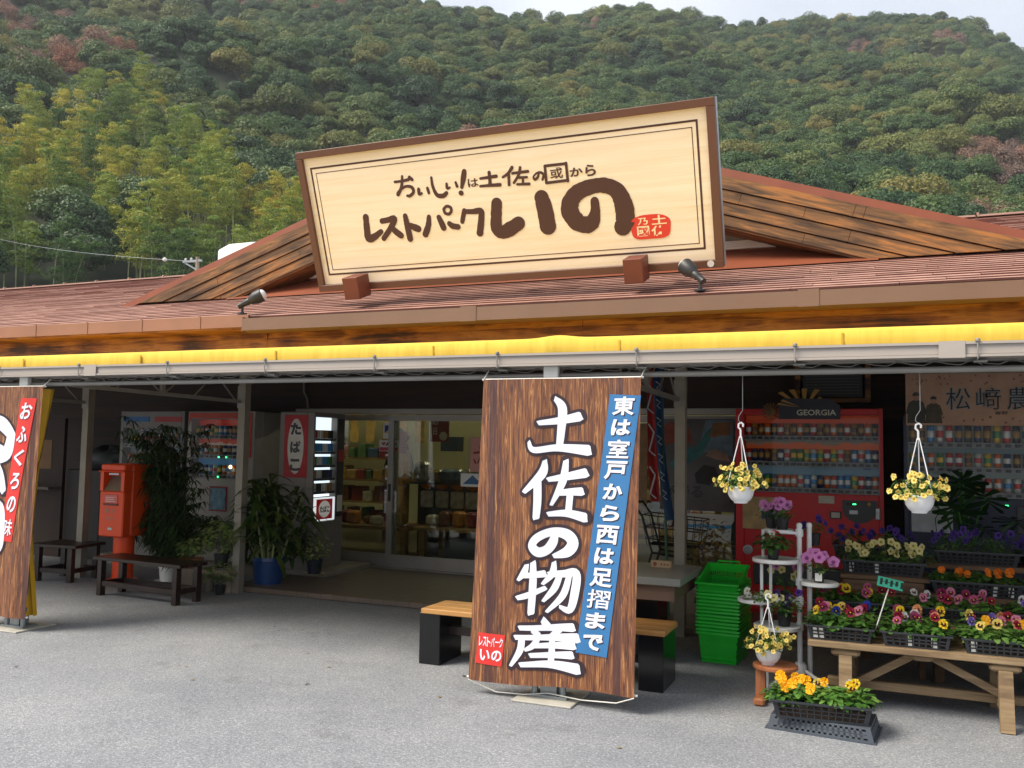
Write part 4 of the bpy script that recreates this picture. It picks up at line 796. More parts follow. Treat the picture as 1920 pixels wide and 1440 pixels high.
# farm-branded blue machine, partly out of frame
t = vending('dark blue drinks vending machine under a tan signboard, behind the purple flowers', .16, 1.33, 8.72, .74, .06, 1.95, mat('machine_navy', '#141f3c', .45, var=.08), (-.55, .5, 1.175, 1.82), [rrow('can', 14, 5), rrow('can', 14, 6), rrow('bottle', 14, 7)], 14, backmat('advert_pale', [(0, '#4f5c60'), (.35, '#66706e'), (.68, '#4f5f62'), (.8, '#6d726a')]))
coin_panel(t, .42, 1.0, .13, .12)
g = MB(); g.box(-.53, -.2, -.012, -.001, .86, 1.12, b=.005); g.build('advert_panel', mat('advert_white', '#a9aeb4', .5, var=.2, vs=8), t)
g = MB(); g.tube([(-.36, -.0125, 1.11), (-.3, -.0125, 1.06), (-.34, -.0125, .98), (-.33, -.0125, .87)], .004, 6); g.build('advert_drawing', M_BLK, t)
g = MB(); g.box(.2, .23, -.014, -.001, 1.115, 1.123); g.build('status_light', M_LED, t)
fs = tag(bpy.data.objects.new('farm_signboard', None), 'tan printed signboard with large outlined kanji and two standing figures above the blue machine', 'sign'); COL.objects.link(fs); fs.location = (.62, 8.66, 1.86)
g = MB(); g.box(-.44, .72, 0, .02, 0, .46, b=.002); g.build('board', mat('signboard_tan', '#b58f76', .6, var=.12, vs=7), fs)
g = MB(); gx = MB()
for i, ch in enumerate('松﨑農'):
    x = -.12+i*.235; text(gx, ch, x, .135, x+.2, .335, flat(-.0022), .026); text(g, ch, x+.006, .14, x+.194, .33, flat(-.004), -.006)
gx.build('kanji_shadow', mat('kanji_pale', '#8d9096', .6), fs); g.build('kanji_lettering', mat('kanji_dark', '#1d2128', .6), fs)
g = MB(); text(g, '春野', .26, .095, .36, .125, flat(-.003), .01); g.build('place_lettering', mat('kanji_dark', '#1d2128'), fs)
for x, hgt, m1 in ((-.355, .29, '#3a3a33'), (-.215, .255, '#4a4034')):
    g = MB(); s = hgt/.29
    g.prism([(x-.075*s, .02), (x+.075*s, .02), (x+.07*s, .1*s), (x+.085*s, .11*s), (x+.06*s, .2*s), (x+.02*s, .225*s), (x-.02*s, .225*s), (x-.06*s, .2*s), (x-.085*s, .11*s), (x-.07*s, .1*s)], -.004, -.001)
    f_ = g.build('printed_figure', mat('print_'+m1[1:], m1, .6, var=.3, vs=25), fs)
    g = MB(); g.prism([(x+.026*s*math.cos(a), .25*s+.034*s*math.sin(a)) for a in np.linspace(0, 2*PI, 14, endpoint=False)], -.0055, -.0045); g.build('printed_face', mat('print_skin', '#a87f66', .6), f_)
    g = MB(); g.prism([(x+.03*s*math.cos(a), .262*s+.032*s*math.sin(a)) for a in np.linspace(0, PI, 10)], -.0065, -.0058); g.build('printed_hair', M_BLK, f_)
g = MB()
for k in range(60): xx, zz = rv.uniform(-.42, .7), rv.choice((rv.uniform(.02, .08), rv.uniform(.36, .44))); r_ = rv.uniform(.004, .012); g.prism([(xx+r_*math.cos(a), zz+r_*math.sin(a)) for a in np.linspace(0, 2*PI, 6, endpoint=False)], -.0016, -.0006)
g.build('printed_blossom', mat('blossom_rose', '#8a5a50', .6, var=.2), fs)
# left pair
M_VWH = mat('machine_white', '#a5a098', .4, var=.05)
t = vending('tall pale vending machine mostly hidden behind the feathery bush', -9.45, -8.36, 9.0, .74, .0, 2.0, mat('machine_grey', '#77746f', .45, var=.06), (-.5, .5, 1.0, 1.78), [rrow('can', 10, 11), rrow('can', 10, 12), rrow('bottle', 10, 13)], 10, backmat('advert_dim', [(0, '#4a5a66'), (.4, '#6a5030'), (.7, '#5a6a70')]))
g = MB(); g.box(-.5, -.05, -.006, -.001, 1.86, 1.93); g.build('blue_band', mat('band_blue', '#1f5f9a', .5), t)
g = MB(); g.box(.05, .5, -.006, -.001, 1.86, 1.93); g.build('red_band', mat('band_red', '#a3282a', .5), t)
t = vending('white drinks vending machine with red header and green lamps, left of the cigarette machine', -8.30, -7.24, 9.0, .72, .12, 2.0, M_VWH, (-.47, .42, 1.03, 1.78), [rrow('can', 12, 21), rrow('can', 12, 22), rrow('can', 12, 23)], 12, backmat('advert_red_blue', [(0, '#5a93b8'), (.3, '#3d7aa6'), (.55, '#b9a79a'), (.7, '#b5452c'), (.9, '#b8331f')]))
g = MB(); g.prism([(-.5, 1.7), (-.5, 1.86), (.5, 1.86), (.5, 1.3), (.44, 1.3), (.44, 1.62), (.36, 1.74), (.25, 1.79), (-.47, 1.79)], -.018, -.012); g.build('red_header', mat('header_red', '#c23a22', .45), t)
g = MB(); g.box(-.13, .15, -.012, -.001, .62, .93, b=.02); ad = g.build('advert_panel', mat('band_red', '#a3282a'), t)
g = MB(); g.box(-.11, .13, -.016, -.0125, .64, .91, b=.015); g.build('advert_photo', mat('advert_sky', '#5f93a8', .5, var=.5, vs=12), ad)
g = MB(); g.box(-.46, .46, -.015, -.001, .2, .5, b=.01); g.build('delivery_flap', M_DGR, t)
for x, z in ((.0, 1.3), (.12, 1.3), (.0, 1.052)): g = MB(); g.box(x-.009, x+.009, -.018, -.0125, z-.009, z+.009); g.build('status_light', M_LED, t)
g = MB(); g.lathe([(0, 0), (.02, .006), (.024, .012), (0, .02)], n=12, M=Matrix.Translation((.2, -.012, 1.18)) @ Matrix.Rotation(PI/2, 4, 'X')); g.build('display_lamp', mat('warm_lamp', (1, .85, .55), emit=4, ec=(1, .8, .45), var=0), t)
# cigarette machine, turned slightly; side sign on its left flank
t = thing('cigarette_machine', 'grey cigarette vending machine with brightly lit shelves facing the glass doors', 'vending machine', (-6.25, 8.86, .12), R(90))
g = MB(); g.box(0, .65, .1, .5, .0, 1.87, b=.01); g.box(.0, .65, 0, .0985, .0, .56, b=.004); g.box(.0, .65, 0, .0985, 1.81, 1.86); g.box(.48, .65, 0, .0985, .561, 1.809); g.box(.0, .03, 0, .0985, .561, 1.809); g.build('cabinet', mat('machine_taupe', '#7d7872', .45, var=.05), t)
g = MB(); g.box(.03, .48, .088, .098, .85, 1.81); g.build('lit_display', mat('display_light', (.85, .95, 1), emit=.75, ec=(.8, .93, 1), var=0), t)
pk = {c: MB().box(-.023, .023, 0, .02, 0, .1, b=.002).mesh('cigarette_pack', CANC[c]) for c in ('sky', 'white', 'gold', 'navy', 'green', 'red', 'black')}
for k, (z, cs_) in enumerate(((1.56, ('red', 'white', 'gold', 'black')), (1.40, ('sky', 'sky', 'white', 'sky')), (1.24, ('green', 'white', 'sky', 'green')), (1.08, ('gold', 'white', 'black', 'navy')), (.92, ('white', 'black', 'white', 'gold')))):
    g = MB(); g.box(.032, .478, .02, .086, z-.035, z-.006); [g.box(x-.018, x+.018, .012, .019, z-.03, z-.011) for x in np.arange(.06, .47, .05)]; g.build('pack_shelf', M_DGR, t)
    for i in range(8): link('cigarette_pack', pk[cs_[i//2]], t, (.06+i*.055, .045, z-.005))
g = MB(); g.box(.03, .48, .0, .02, .565, .845, b=.004); lp = g.build('lit_panel', mat('panel_white_lit', '#e6e6e8', .4, emit=.5, ec=(.9, .95, 1), var=0), t)
g = MB(); g.box(.09, .42, -.004, -.0005, .585, .825); rp_ = g.build('red_square', mat('sign_red', '#b3141c', .5, emit=.12, var=.03), lp)
g = MB(); g.prism([(.255+.12*math.cos(a), .705+.1*math.sin(a)) for a in np.linspace(0, 2*PI, 28, endpoint=False)], -.0065, -.0045); g.build('white_disc', mat('sign_white', '#e6e2da', .5, emit=.15, var=.02), lp)
g = MB(); text(g, 'たばこ', .155, .665, .355, .745, flat(-.0085), .04); g.build('panel_lettering', M_BLK, lp)
g = MB(); g.box(.495, .635, -.008, -.001, .6, 1.8, b=.003); g.build('payment_panel', M_BLK, t)
g = MB(); g.box(.51, .62, -.012, -.0085, 1.27, 1.42); g.build('red_notice', mat('band_red', '#a3282a'), t)
g = MB(); g.box(.51, .62, -.012, -.0085, .66, .86); g.build('white_notice', M_WPL, t)
g = MB(); g.lathe([(.025, 0), (.025, .008), (0, .01)], n=12, M=Matrix.Translation((.06, -.001, .45)) @ Matrix.Rotation(PI/2, 4, 'X')); g.build('lock', M_SIL, t)
sgn = lambda e: (lambda a, b: (-e, .255-a, b))           # on the flank that faces the car park
g = MB(); g.box(-.006, -.001, .255-.17, .255+.17, 1.08, 1.83, b=.002); sp_ = g.build('tall_red_sign', mat('sign_red_matt', '#b3242a', .55), t)
g = MB(); g.prism([(.255+.115*math.cos(a), 1.455+.33*math.sin(a)) for a in np.linspace(0, 2*PI, 36, endpoint=False)], -.0088, -.0063, ax='x'); g.build('white_oval', mat('sign_white_matt', '#d9d4cc', .55), sp_)
g = MB()
for i, ch in enumerate('たばこ'): text(g, ch, -.075, 1.59-i*.215, .075, 1.735-i*.215, sgn(.0105), .05)
g.build('oval_lettering', M_BLK, sp_)
# ================================================================ PORCH FITTINGS
t = thing('air_conditioner', 'dark outdoor air conditioner unit on a timber frame above the red machine', 'air conditioner', (-.48, 9.55, 2.13))
g = MB(); g.box(-.29, .29, 0, .3, .03, .36, b=.01); g.build('housing', mat('ac_dark', '#3a3b38', .5), t)
g = MB(); [g.box(-.26, .26, -.006, -.001, .07+k*.03, .078+k*.03) for k in range(9)]; g.build('grille', mat('ac_slat', '#5c5f5c', .5), t)
g = MB(); g.box(-.36, -.31, -.02, .3, -.02, .4); g.box(.31, .36, -.02, .3, -.02, .4); g.box(-.31, .31, -.02, .3, -.02, .025); g.build('timber_frame', W_EAV, t)
t = thing('nobori_flag', 'folded blue and red vertical flag on a green pole beside the right rear post', 'flag', (-1.93, 8.3, 0), rot=(0, R(-2), 0))
g = MB(); g.tube([(0.06, .03, .06), (.06, .03, 2.45)], .013, 8); g.build('pole', mat('green_pole', '#1f5a48', .5), t, True)
for nm, xa, xb, zb, c, ph in (('blue_cloth', -.02, .07, .95, '#24486d', 0), ('red_cloth', -.11, -.015, 1.12, '#a02622', 1)):
    g = MB(); n_ = 10
    for j in range(31):
        z = zb+(2.4-zb)*j/30
        for i in range(n_+1): u = i/n_; g.v.append((xa+(xb-xa)*u+.02*math.sin(z*3+ph)+(2.4-z)*.05, .03*math.sin(u*7+z*2+ph*2), z))
    g.f = [(j*(n_+1)+i, j*(n_+1)+i+1, (j+1)*(n_+1)+i+1, (j+1)*(n_+1)+i) for j in range(30) for i in range(n_)]; g.m = [0]*len(g.f); cl = g.build(nm, mat(nm, c, .7, var=.15), t, True)
    g = MB()
    for k in range(7 if ph == 0 else 3):
        z0_ = 2.25-k*(.17 if ph == 0 else .4); sh = (2.4-z0_)*.05+.02*math.sin(z0_*3+ph); x = (xa+xb)/2+sh
        if ph == 0: g.tube([(x-.02, -.038, z0_), (x+.02, -.038, z0_-.03), (x-.015, -.038, z0_-.06), (x+.02, -.038, z0_-.09)], .0045, 5)
        else: g.tube([(x-.03, -.038, z0_), (x+.02, -.038, z0_-.08), (x-.03, -.038, z0_-.25), (x+.025, -.038, z0_-.3)], .008, 5)
    g.build('cloth_marks', mat('pale_mark', '#a9b0b3', .7), cl)
# posters and stickers on the glass
def poster(label, x0, x1, z0, z1, m, y=9.845, cat='poster', name='poster'):
    g = MB(); g.box(x0-(x0+x1)/2, x1-(x0+x1)/2, 0, .004, z0-(z0+z1)/2, z1-(z0+z1)/2); o = g.build(name, m, None, loc=((x0+x1)/2, y, (z0+z1)/2)); return tag(o, label, cat)
o = poster('dark red poster with white characters hanging inside the glass door', -5.245, -4.98, 1.66, 1.97, mat('poster_red', '#7d2420', .6, var=.1), 9.89)
g = MB(); text(g, 'の', -.1, .05, -.02, .13, flat(-.002), .04); text(g, '日', -.085, -.07, -.035, .02, flat(-.002), .03); g.prism([(.055+.055*math.cos(a), -.085+.055*math.sin(a)) for a in np.linspace(0, 2*PI, 18, endpoint=False)], -.002, -.0005); g.build('poster_lettering', mat('poster_cream', '#b8a488', .6), o)
o = poster('white sticker with a blue and yellow triangle emblem on the left glass door', -5.93, -5.74, 1.69, 1.89, M_WPL, 9.9, 'sticker', 'sticker')
g = MB(); g.prism([(-.07, -.03), (-.07, .07), (.07, .07)], -.0018, -.0004); g.build('blue_triangle', mat('emblem_blue', '#2a2f86', .5), o); g = MB(); g.prism([(-.06, -.032), (.07, -.032), (.07, .06)], -.0018, -.0004); g.build('yellow_triangle', mat('emblem_yellow', '#d1a02a', .5), o)
o = poster('white sticker reading AED with a pink lower band on the left glass door', -5.98, -5.70, 1.53, 1.67, M_WPL, 9.9, 'sticker', 'sticker')
g = MB(); text(g, 'AED', -.05, -.005, .12, .045, flat(-.002), .04); g.build('sticker_lettering', M_BLK, o); g = MB(); g.box(-.135, .135, -.0018, -.0004, -.065, -.02); g.prism([(-.075, .0), (-.105, .028), (-.1, .045), (-.085, .045), (-.075, .035), (-.065, .045), (-.05, .045), (-.047, .028)], -.0018, -.0004); g.build('pink_band', mat('emblem_pink', '#b8384c', .5), o)
o = poster('small red notice beside the AED sticker on the glass door', -5.69, -5.58, 1.5, 1.78, mat('notice_red', '#9c2630', .55), 9.905, 'notice', 'notice')
o = poster('pink handwritten notice on the glass door left of the middle banner', -4.66, -4.35, 1.3, 1.72, mat('notice_pink', '#c98f84', .6, var=.05), 9.84, 'notice', 'notice')
g = MB(); stroke(g, [(-.1, .02, .012), (.0, .03, .014), (.08, .01, .01)], lambda x, z, e: (x, -.0015-e, z)); stroke(g, [(-.02, .1, .012), (-.01, 0, .014), (-.05, -.1, .01)], lambda x, z, e: (x, -.0015-e, z)); stroke(g, [(-.1, -.06, .01), (-.08, -.1, .012)], lambda x, z, e: (x, -.0015-e, z)); stroke(g, [(.03, -.06, .01), (.07, -.1, .012)], lambda x, z, e: (x, -.0015-e, z)); g.build('brush_marks', mat('ink_red', '#7d2a26', .6), o)
o = poster('white card with a blue mountain shape on the glass door', -4.78, -4.42, 1.12, 1.28, M_WPL, 9.838, 'sticker', 'sticker')
g = MB(); g.prism([(-.15, -.05), (.15, -.05), (.15, .03), (.05, .0), (-.02, .06)], -.0018, -.0004); g.build('mountain_print', mat('mountain_blue', '#2f5f8a', .5), o)
o = poster('large festival poster with dancing figure filling the right window', -2.3, -1.5, .95, 1.95, mat('festival_print', '#5d5a58', .6, var=.35, vs=3), 9.80)
for nm, c, pl, e in (('sky_print', '#6a7d88', [(.02, .15), (.39, .1), (.39, .49), (.1, .49)], .0006), ('dancer_sleeve', '#2a6a68', [(-.3, .0), (-.18, .16), (.0, .2), (.12, .38), (.2, .44), (.16, .3), (.05, .1), (-.1, .0), (-.2, -.12)], .0012),
                     ('dancer_robe', '#8a3a24', [(-.36, .2), (-.2, .26), (-.05, .24), (-.08, .4), (-.3, .47), (-.38, .4)], .0014), ('dancer_hair', '#1d1714', [(-.02, -.1), (.08, .0), (.2, -.02), (.24, -.14), (.14, -.22), (.0, -.2)], .0016), ('dancer_arm', '#9a7a66', [(.1, .1), (.18, .18), (.33, .12), (.36, .04), (.22, .06)], .0018), ('orange_print', '#8a5a2c', [(.14, .3), (.36, .33), (.37, .47), (.18, .46)], .002)):
    g = MB(); g.prism(pl, -e-.0008, -.0002); g.build(nm, mat(nm, c, .6, var=.35, vs=9), o)
g = MB()
for i, ch in enumerate('が踊る'): text(g, ch, -.36+i*.15, -.36, -.23+i*.15, -.23, flat(-.0032), .05)
g.build('poster_lettering', M_BLK, o)
poster('pale lower poster with a blue line below the dancing poster in the right window', -2.0, -1.5, .62, .92, backmat('lower_print', [(0, '#8a8d86'), (.6, '#2f6d8a'), (.72, '#8f8c84')]), 9.80)
poster('narrow tan menu poster in the window behind the blue and red flag', -2.72, -2.45, 1.0, 1.9, mat('menu_tan', '#8d6a42', .6, var=.3, vs=8), 9.80)
# shop goods seen through the glass
Wt = wood('pale_display_wood', [(.3, '#7a5a2e'), (.6, '#a37d45'), (.8, '#8a6836')], (1, 9, 9), .6)
def table(label, x0, x1, y0, y1, h, grp=None):
    t = thing('display_table', label, 'table', ((x0+x1)/2, (y0+y1)/2, .052)); a, b = (x1-x0)/2, (y1-y0)/2
    g = MB(); g.box(-a, a, -b, b, h-.05, h, b=.005); g.build('tabletop', Wt, t)
    for sx in (-1, 1):
        for sy in (-1, 1): g = MB(); x, y = sx*(a-.1), sy*(b-.1); g.box(x-.045, x+.045, y-.045, y+.045, 0, h-.051); g.build('leg', Wt, t)
    return t
table('long wooden display table inside the left glass door', -7.9, -6.1, 10.9, 11.7, .42); table('wooden display table inside the second glass door', -5.9, -4.3, 10.7, 11.5, .46); table('raised wooden table at the back of the shop', -7.6, -5.4, 12.6, 13.3, 1.0)
table('low wooden display table behind the right window of the shop', -3.8, -2.0, 11.0, 11.8, .5)
for i, x in enumerate((-6.12, -5.88, -5.64, -5.4)):
    t = thing('citrus_bag', 'hanging clear bag with an orange header on the rack inside the shop', 'bag', (x, 11.5, .72), group='citrus bags on the shop rack')
    g = MB(); g.box(-.1, .1, -.03, .03, 0, .24, b=.02); g.build('pouch', mat('pouch_white', '#c9b9a2', .45, var=.35, vs=14), t); g = MB(); g.lathe([(0, -.09), (.08, -.05), (.1, 0), (.0, .01)], n=14, M=Matrix.Translation((0, -.0, .34))); g.build('header', mat('citrus_orange', '#c96a1f', .5, var=.2), t, True)
g = MB(); g.box(-6.3, -5.2, 11.55, 11.6, .052, 1.06); g.box(-6.3, -5.2, 11.3, 11.56, 1.06, 1.09); tag(g.build('goods_rack', M_DGR), 'dark goods rack behind the orange topped bags in the shop', 'rack')
for i in range(6):
    g = MB(); b_ = rv.uniform(.12, .2); g.box(-b_, b_, -.1, .1, 0, rv.uniform(.14, .3), b=.04); o = g.build('wrapped_snack', mat('wrap_%d' % (i % 3), ('#9a9586', '#8d7a52', '#6d7a86')[i % 3], .25, var=.4, vs=12), None, loc=(-6.15+i*.24, 11.42, 1.092)); tag(o, 'clear wrapped snack pack along the top of the dark goods rack', 'snack pack', 'wrapped snacks on the goods rack')
for i, (x0, x1, z0, z1) in enumerate(((-7.5, -7.05, 1.42, 1.68), (-6.9, -6.3, 1.42, 1.66))):
    g = MB(); g.box(x0, x1, 14.57, 14.598, z0+.1, z1+.1); tag(g.build('wall_board', mat('board_blue', '#37495c', .6)), ('dark blue board on the back wall seen left of the door stile', 'dark blue board on the back wall seen in the second door')[i], 'board')
for i in range(7):
    x = -9.2+i*.32; g = MB(); g.box(x, x+.17, 13.2, 13.204, 1.66, 2.2); tag(g.build('paper_strip', mat('strip_ochre', '#a5823a', .6, var=.35, vs=9)), 'ochre menu paper strip hanging high inside the shop', 'paper strip', 'menu strips inside the shop')
rs2 = random.Random(77); GC = [mat('pack_'+c[1:], c, .5, var=.35, vs=15) for c in ('#b08d4a', '#8a2f26', '#c4b89a', '#4a6b3a', '#c07a2c', '#3d5a78', '#d2c7b0', '#7a4a2c')]
for x0, yy, lab in ((-8.9, 12.4, 'wooden goods shelf at the back left of the shop, seen in the first door'), (-6.2, 13.2, 'wooden goods shelf against the back wall, seen in the second door'), (-3.9, 12.6, 'wooden goods shelf at the back right of the shop behind the banner')):
    t = thing('goods_shelf', lab, 'shelf', (x0, yy, .052)); g = MB(); g.box(-.03, 0, 0, .45, 0, 1.5); g.build('side_panel', Wt, t); g = MB(); g.box(1.7, 1.73, 0, .45, 0, 1.5); g.build('side_panel', Wt, t)
    for z in (.3, .65, 1.0, 1.35): g = MB(); g.box(.001, 1.699, 0, .45, z-.025, z); g.build('shelf_board', Wt, t)
    for k, z in enumerate((.3, .65, 1.0, 1.35)):
        x = .04
        while x < 1.55:
            w_ = rs2.uniform(.1, .2); h_ = rs2.uniform(.14, .27); g = MB(); g.box(0, w_, 0, .25, 0, h_, b=.012); o = g.build('goods_pack', GC[(rs2.randint(0, 7)+k) % 8], None, loc=(x0+x, yy+rs2.uniform(.02, .08), .054+z)); tag(o, 'boxed or bagged local product on %s board of the %s' % (('the lowest', 'the second', 'the third', 'the top')[k], lab), 'goods pack', 'packs on the shop shelves'); o['label'] = 'packed local product on %s board of the %s shop shelf' % (('the lowest', 'the second', 'the third', 'the top')[k], ('back left', 'back wall', 'back right')[(x0 > -7)+(x0 > -5)]); x += w_+rs2.uniform(.005, .05)
for i in range(9):
    x = -7.85+i*.19; h_ = rs2.uniform(.08, .2); g = MB(); g.box(-.075, .075, -.1, .1, 0, h_, b=.03); o = g.build('food_pack', GC[(i*3) % 8], None, loc=(x, 11.1+.12*(i % 2), .474)); tag(o, 'small wrapped food pack lying on the long table inside the left door', 'food pack', 'packs on the left display table')
for i in range(7):
    x = -5.75+i*.2; h_ = rs2.uniform(.1, .24); g = MB(); g.box(-.08, .08, -.1, .1, 0, h_, b=.03); o = g.build('food_pack', GC[(i*5+2) % 8], None, loc=(x, 11.0, .514)); tag(o, 'small wrapped food pack lying on the table inside the second door', 'food pack', 'packs on the second display table')
g = MB(); g.lathe([(0, 0), (.2, 0), (.25, .2), (.2, .4), (.12, .6), (.16, .7), (0, .85)], n=12); tag(g.build('dark_display', mat('display_dark', '#2a2620', .7, var=.5, vs=8), None, 50, loc=(-7.4, 12.9, 1.053)), 'dark shrub-like goods display at the back left of the shop', 'display')
g = MB(); g.box(-.3, .3, -.2, .2, 0, .3, b=.01); tag(g.build('storage_box', mat('crate_slate', '#2d3a44', .6, var=.2), None, loc=(-5.1, 10.85, .052)), 'slate blue storage box on the floor under the second display table', 'box')
# dim corner at the far left of the porch
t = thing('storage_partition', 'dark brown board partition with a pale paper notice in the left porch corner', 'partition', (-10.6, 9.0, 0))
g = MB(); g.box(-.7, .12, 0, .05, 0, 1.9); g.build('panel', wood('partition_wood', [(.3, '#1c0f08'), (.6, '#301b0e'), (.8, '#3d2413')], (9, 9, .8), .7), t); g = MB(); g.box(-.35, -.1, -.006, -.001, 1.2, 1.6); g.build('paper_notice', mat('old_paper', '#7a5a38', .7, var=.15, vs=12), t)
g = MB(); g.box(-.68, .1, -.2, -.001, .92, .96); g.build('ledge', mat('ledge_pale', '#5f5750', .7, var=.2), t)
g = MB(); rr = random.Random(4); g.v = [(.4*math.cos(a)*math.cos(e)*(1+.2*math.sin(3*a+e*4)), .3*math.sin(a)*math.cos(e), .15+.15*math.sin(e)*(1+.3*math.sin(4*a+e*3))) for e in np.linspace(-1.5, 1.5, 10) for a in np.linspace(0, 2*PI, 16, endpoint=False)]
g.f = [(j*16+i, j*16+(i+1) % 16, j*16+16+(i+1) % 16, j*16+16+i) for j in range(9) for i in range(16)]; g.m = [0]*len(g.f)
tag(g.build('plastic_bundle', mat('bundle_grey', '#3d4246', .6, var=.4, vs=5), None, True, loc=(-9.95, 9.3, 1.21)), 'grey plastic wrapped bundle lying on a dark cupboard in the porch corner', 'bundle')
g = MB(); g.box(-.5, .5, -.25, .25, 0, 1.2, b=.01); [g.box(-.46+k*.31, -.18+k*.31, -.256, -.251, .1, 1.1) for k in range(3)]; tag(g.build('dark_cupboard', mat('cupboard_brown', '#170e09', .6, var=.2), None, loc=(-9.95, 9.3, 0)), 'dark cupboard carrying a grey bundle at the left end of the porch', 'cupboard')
M_DWD = wood('dark_stained_wood', [(.3, '#150d0a'), (.6, '#2c1b15'), (.85, '#3d271d')], (1, 9, 9), .35, .15)
def bench(name, label, cat, loc, rz, w_, d_, h, leg=.06, top=.035, strt=True):
    t = thing(name, label, cat, loc, rz); g = MB()
    for k in range(3): y = -d_/2+k*d_/3; g.box(-w_/2, w_/2, y+.003, y+d_/3-.003, h-top, h, b=.004)
    g.build('seat', M_DWD, t)
    for sx in (-1, 1):
        for sy in (-1, 1): g = MB(); x, y = sx*(w_/2-.09), sy*(d_/2-.05); g.box(x-leg/2, x+leg/2, y-leg/2, y+leg/2, 0, h-top-.001); g.build('leg', M_DWD, t)
    if strt:
        for sy in (-1, 1): g = MB(); y = sy*(d_/2-.05); g.box(-w_/2+.13, w_/2-.13, y-.02, y+.02, .1, .15); g.build('stretcher', M_DWD, t)
        for sx in (-1, 1): g = MB(); x = sx*(w_/2-.09); g.box(x-.02, x+.02, -d_/2+.085, d_/2-.085, .1, .15); g.build('stretcher', M_DWD, t)
    return t
bench('wooden_bench', 'dark brown slatted wooden bench in front of the orange postbox', 'bench', (-6.98, 7.1, 0), R(-5), 1.28, .36, .4)
bench('black_table', 'low black table standing in shade behind the left banner', 'table', (-8.72, 7.62, 0), R(8), .62, .5, .42)
# ================================================================ POSTBOX
M_ORG = mat('postbox_orange', '#ea4a06', .45, var=.06, vs=3)
t = thing('postbox', 'orange pillar postbox on a round pedestal behind the dark bench', 'postbox', (-8.12, 7.86, 0), R(-1))
g = MB(); g.lathe([(.17, 0), (.17, .02), (.115, .03), (.115, .515)], n=28); g.build('pedestal', M_ORG, t, 40)
g = MB(); w_, d_ = .185, .21
g.box(-w_, w_, -d_+.12, d_, .515, 1.34, b=.018); g.box(-w_, w_, -d_, -d_+.119, .515, 1.03, b=.012); g.box(-w_, -w_+.05, -d_, -d_+.119, 1.031, 1.26); g.box(w_-.05, w_, -d_, -d_+.119, 1.031, 1.26); g.box(-w_, w_, -d_, -d_+.119, 1.261, 1.335, b=.012)
g.build('box_body', M_ORG, t)
g = MB(); g.box(-w_-.012, w_+.012, -d_-.025, d_+.01, 1.245, 1.262, b=.006); g.build('rain_hood', M_ORG, t)
g = MB(); g.prism([(-d_+.005, 1.032), (-d_+.118, 1.032), (-d_+.118, 1.2)], -w_+.052, w_-.052, ax='x'); g.build('chute', mat('brushed_plate', '#8d8476', .4, .5), t)
g = MB(); g.box(-.05, .1, -d_-.004, -d_+.02, 1.215, 1.235); g.build('letter_slot', M_SIL, t)
g = MB(); g.box(-.1, .1, -d_-.008, -d_-.001, .895, .99, b=.003); pn = g.build('collection_notice', mat('notice_rose', '#d66a62', .5, var=.1, vs=40), t)
g = MB(); [g.box(-.08, rv.uniform(.03, .08), -d_-.0095, -d_-.0083, .91+k*.022, .918+k*.022) for k in range(3)]; g.build('notice_lines', mat('pale_print', '#e6c9c0', .6), pn)
g = MB(); g.box(-.11, .11, -d_-.014, -d_-.001, .87, .888); g.build('notice_bracket', mat('bracket_dark', '#5a2a18', .5), t)
g = MB(); text(g, '郵', -.085, .775, -.025, .835, flat(-d_-.002), .01); text(g, '便', .015, .775, .075, .835, flat(-d_-.002), .01); text(g, 'POST', -.075, .7, .065, .735, flat(-d_-.002), .005); g.build('box_lettering', mat('faded_grey_print', '#9a8a7c', .5), t)
g = MB(); g.box(-.035, .035, -d_-.007, -d_-.001, .59, .62, b=.003); g.build('lock_plate', M_SIL, t)
# ================================================================ BENCH, TABLE, BASKETS
M_OWD = wood('orange_varnished_wood', [(.3, '#9c6a38'), (.55, '#ba8a50'), (.8, '#a97a44')], (1.2, 9, 9), .4, .1)
M_GBK = mat('glossy_black_panel', '#121316', .18, var=.1)
t = thing('bench', 'long bench with orange wooden seat and black block legs behind the middle banner', 'bench', (-2.27, 6.1, 0))
g = MB()
for k in range(3): g.box(-.90, .92, -.2+k*.135, -.2+k*.135+.131, .372, .408, b=.004)
g.build('seat', M_OWD, t)
for x in (-.925, .735): g = MB(); g.box(x, x+.17, -.17, .2, 0, .371, b=.004); g.build('leg', M_GBK, t)
g = MB(); g.box(-.754, .734, -.02, .03, .2, .26); g.build('crossbar', M_DWD, t)
t = thing('patio_table', 'grey topped table with timber apron behind the middle banner and green baskets', 'table', (-2.1, 6.8, 0))
g = MB(); g.box(-.75, .75, -.42, .42, .63, .685, b=.006); g.build('tabletop', mat('grey_laminate', '#8a8c88', .3, var=.06, vs=3), t)
g = MB(); g.box(-.7, .7, -.38, .38, .52, .629); g.build('apron', mat('apron_brown', '#6a5546', .6, var=.15), t)
for x in (-.5, .42):
    g = MB(); g.box(x-.1, x+.1, -.12, .2, 0, .519, b=.004); g.build('leg', M_GBK, t)
t = thing('card_holder', 'small wooden card holder standing on the grey table top', 'card holder', (-1.62, 6.95, .686), R(-4))
g = MB(); g.box(-.08, .08, -.02, .02, 0, .055, b=.004); g.build('block', mat('pale_block', '#b59a78', .6), t)
g = MB(); g.lathe([(.016, 0), (0, .001)], n=14, M=Matrix.Translation((-.045, -.021, .028)) @ Matrix.Rotation(PI/2, 4, 'X')); [g.box(.0+k*.025, .014+k*.025, -.0215, -.0205, .02, .036) for k in range(3)]; g.build('block_print', mat('block_print', '#8a4a35', .6), t)
M_GRN = mat('basket_green', '#17bd2c', .35, var=.06, coat=.2)
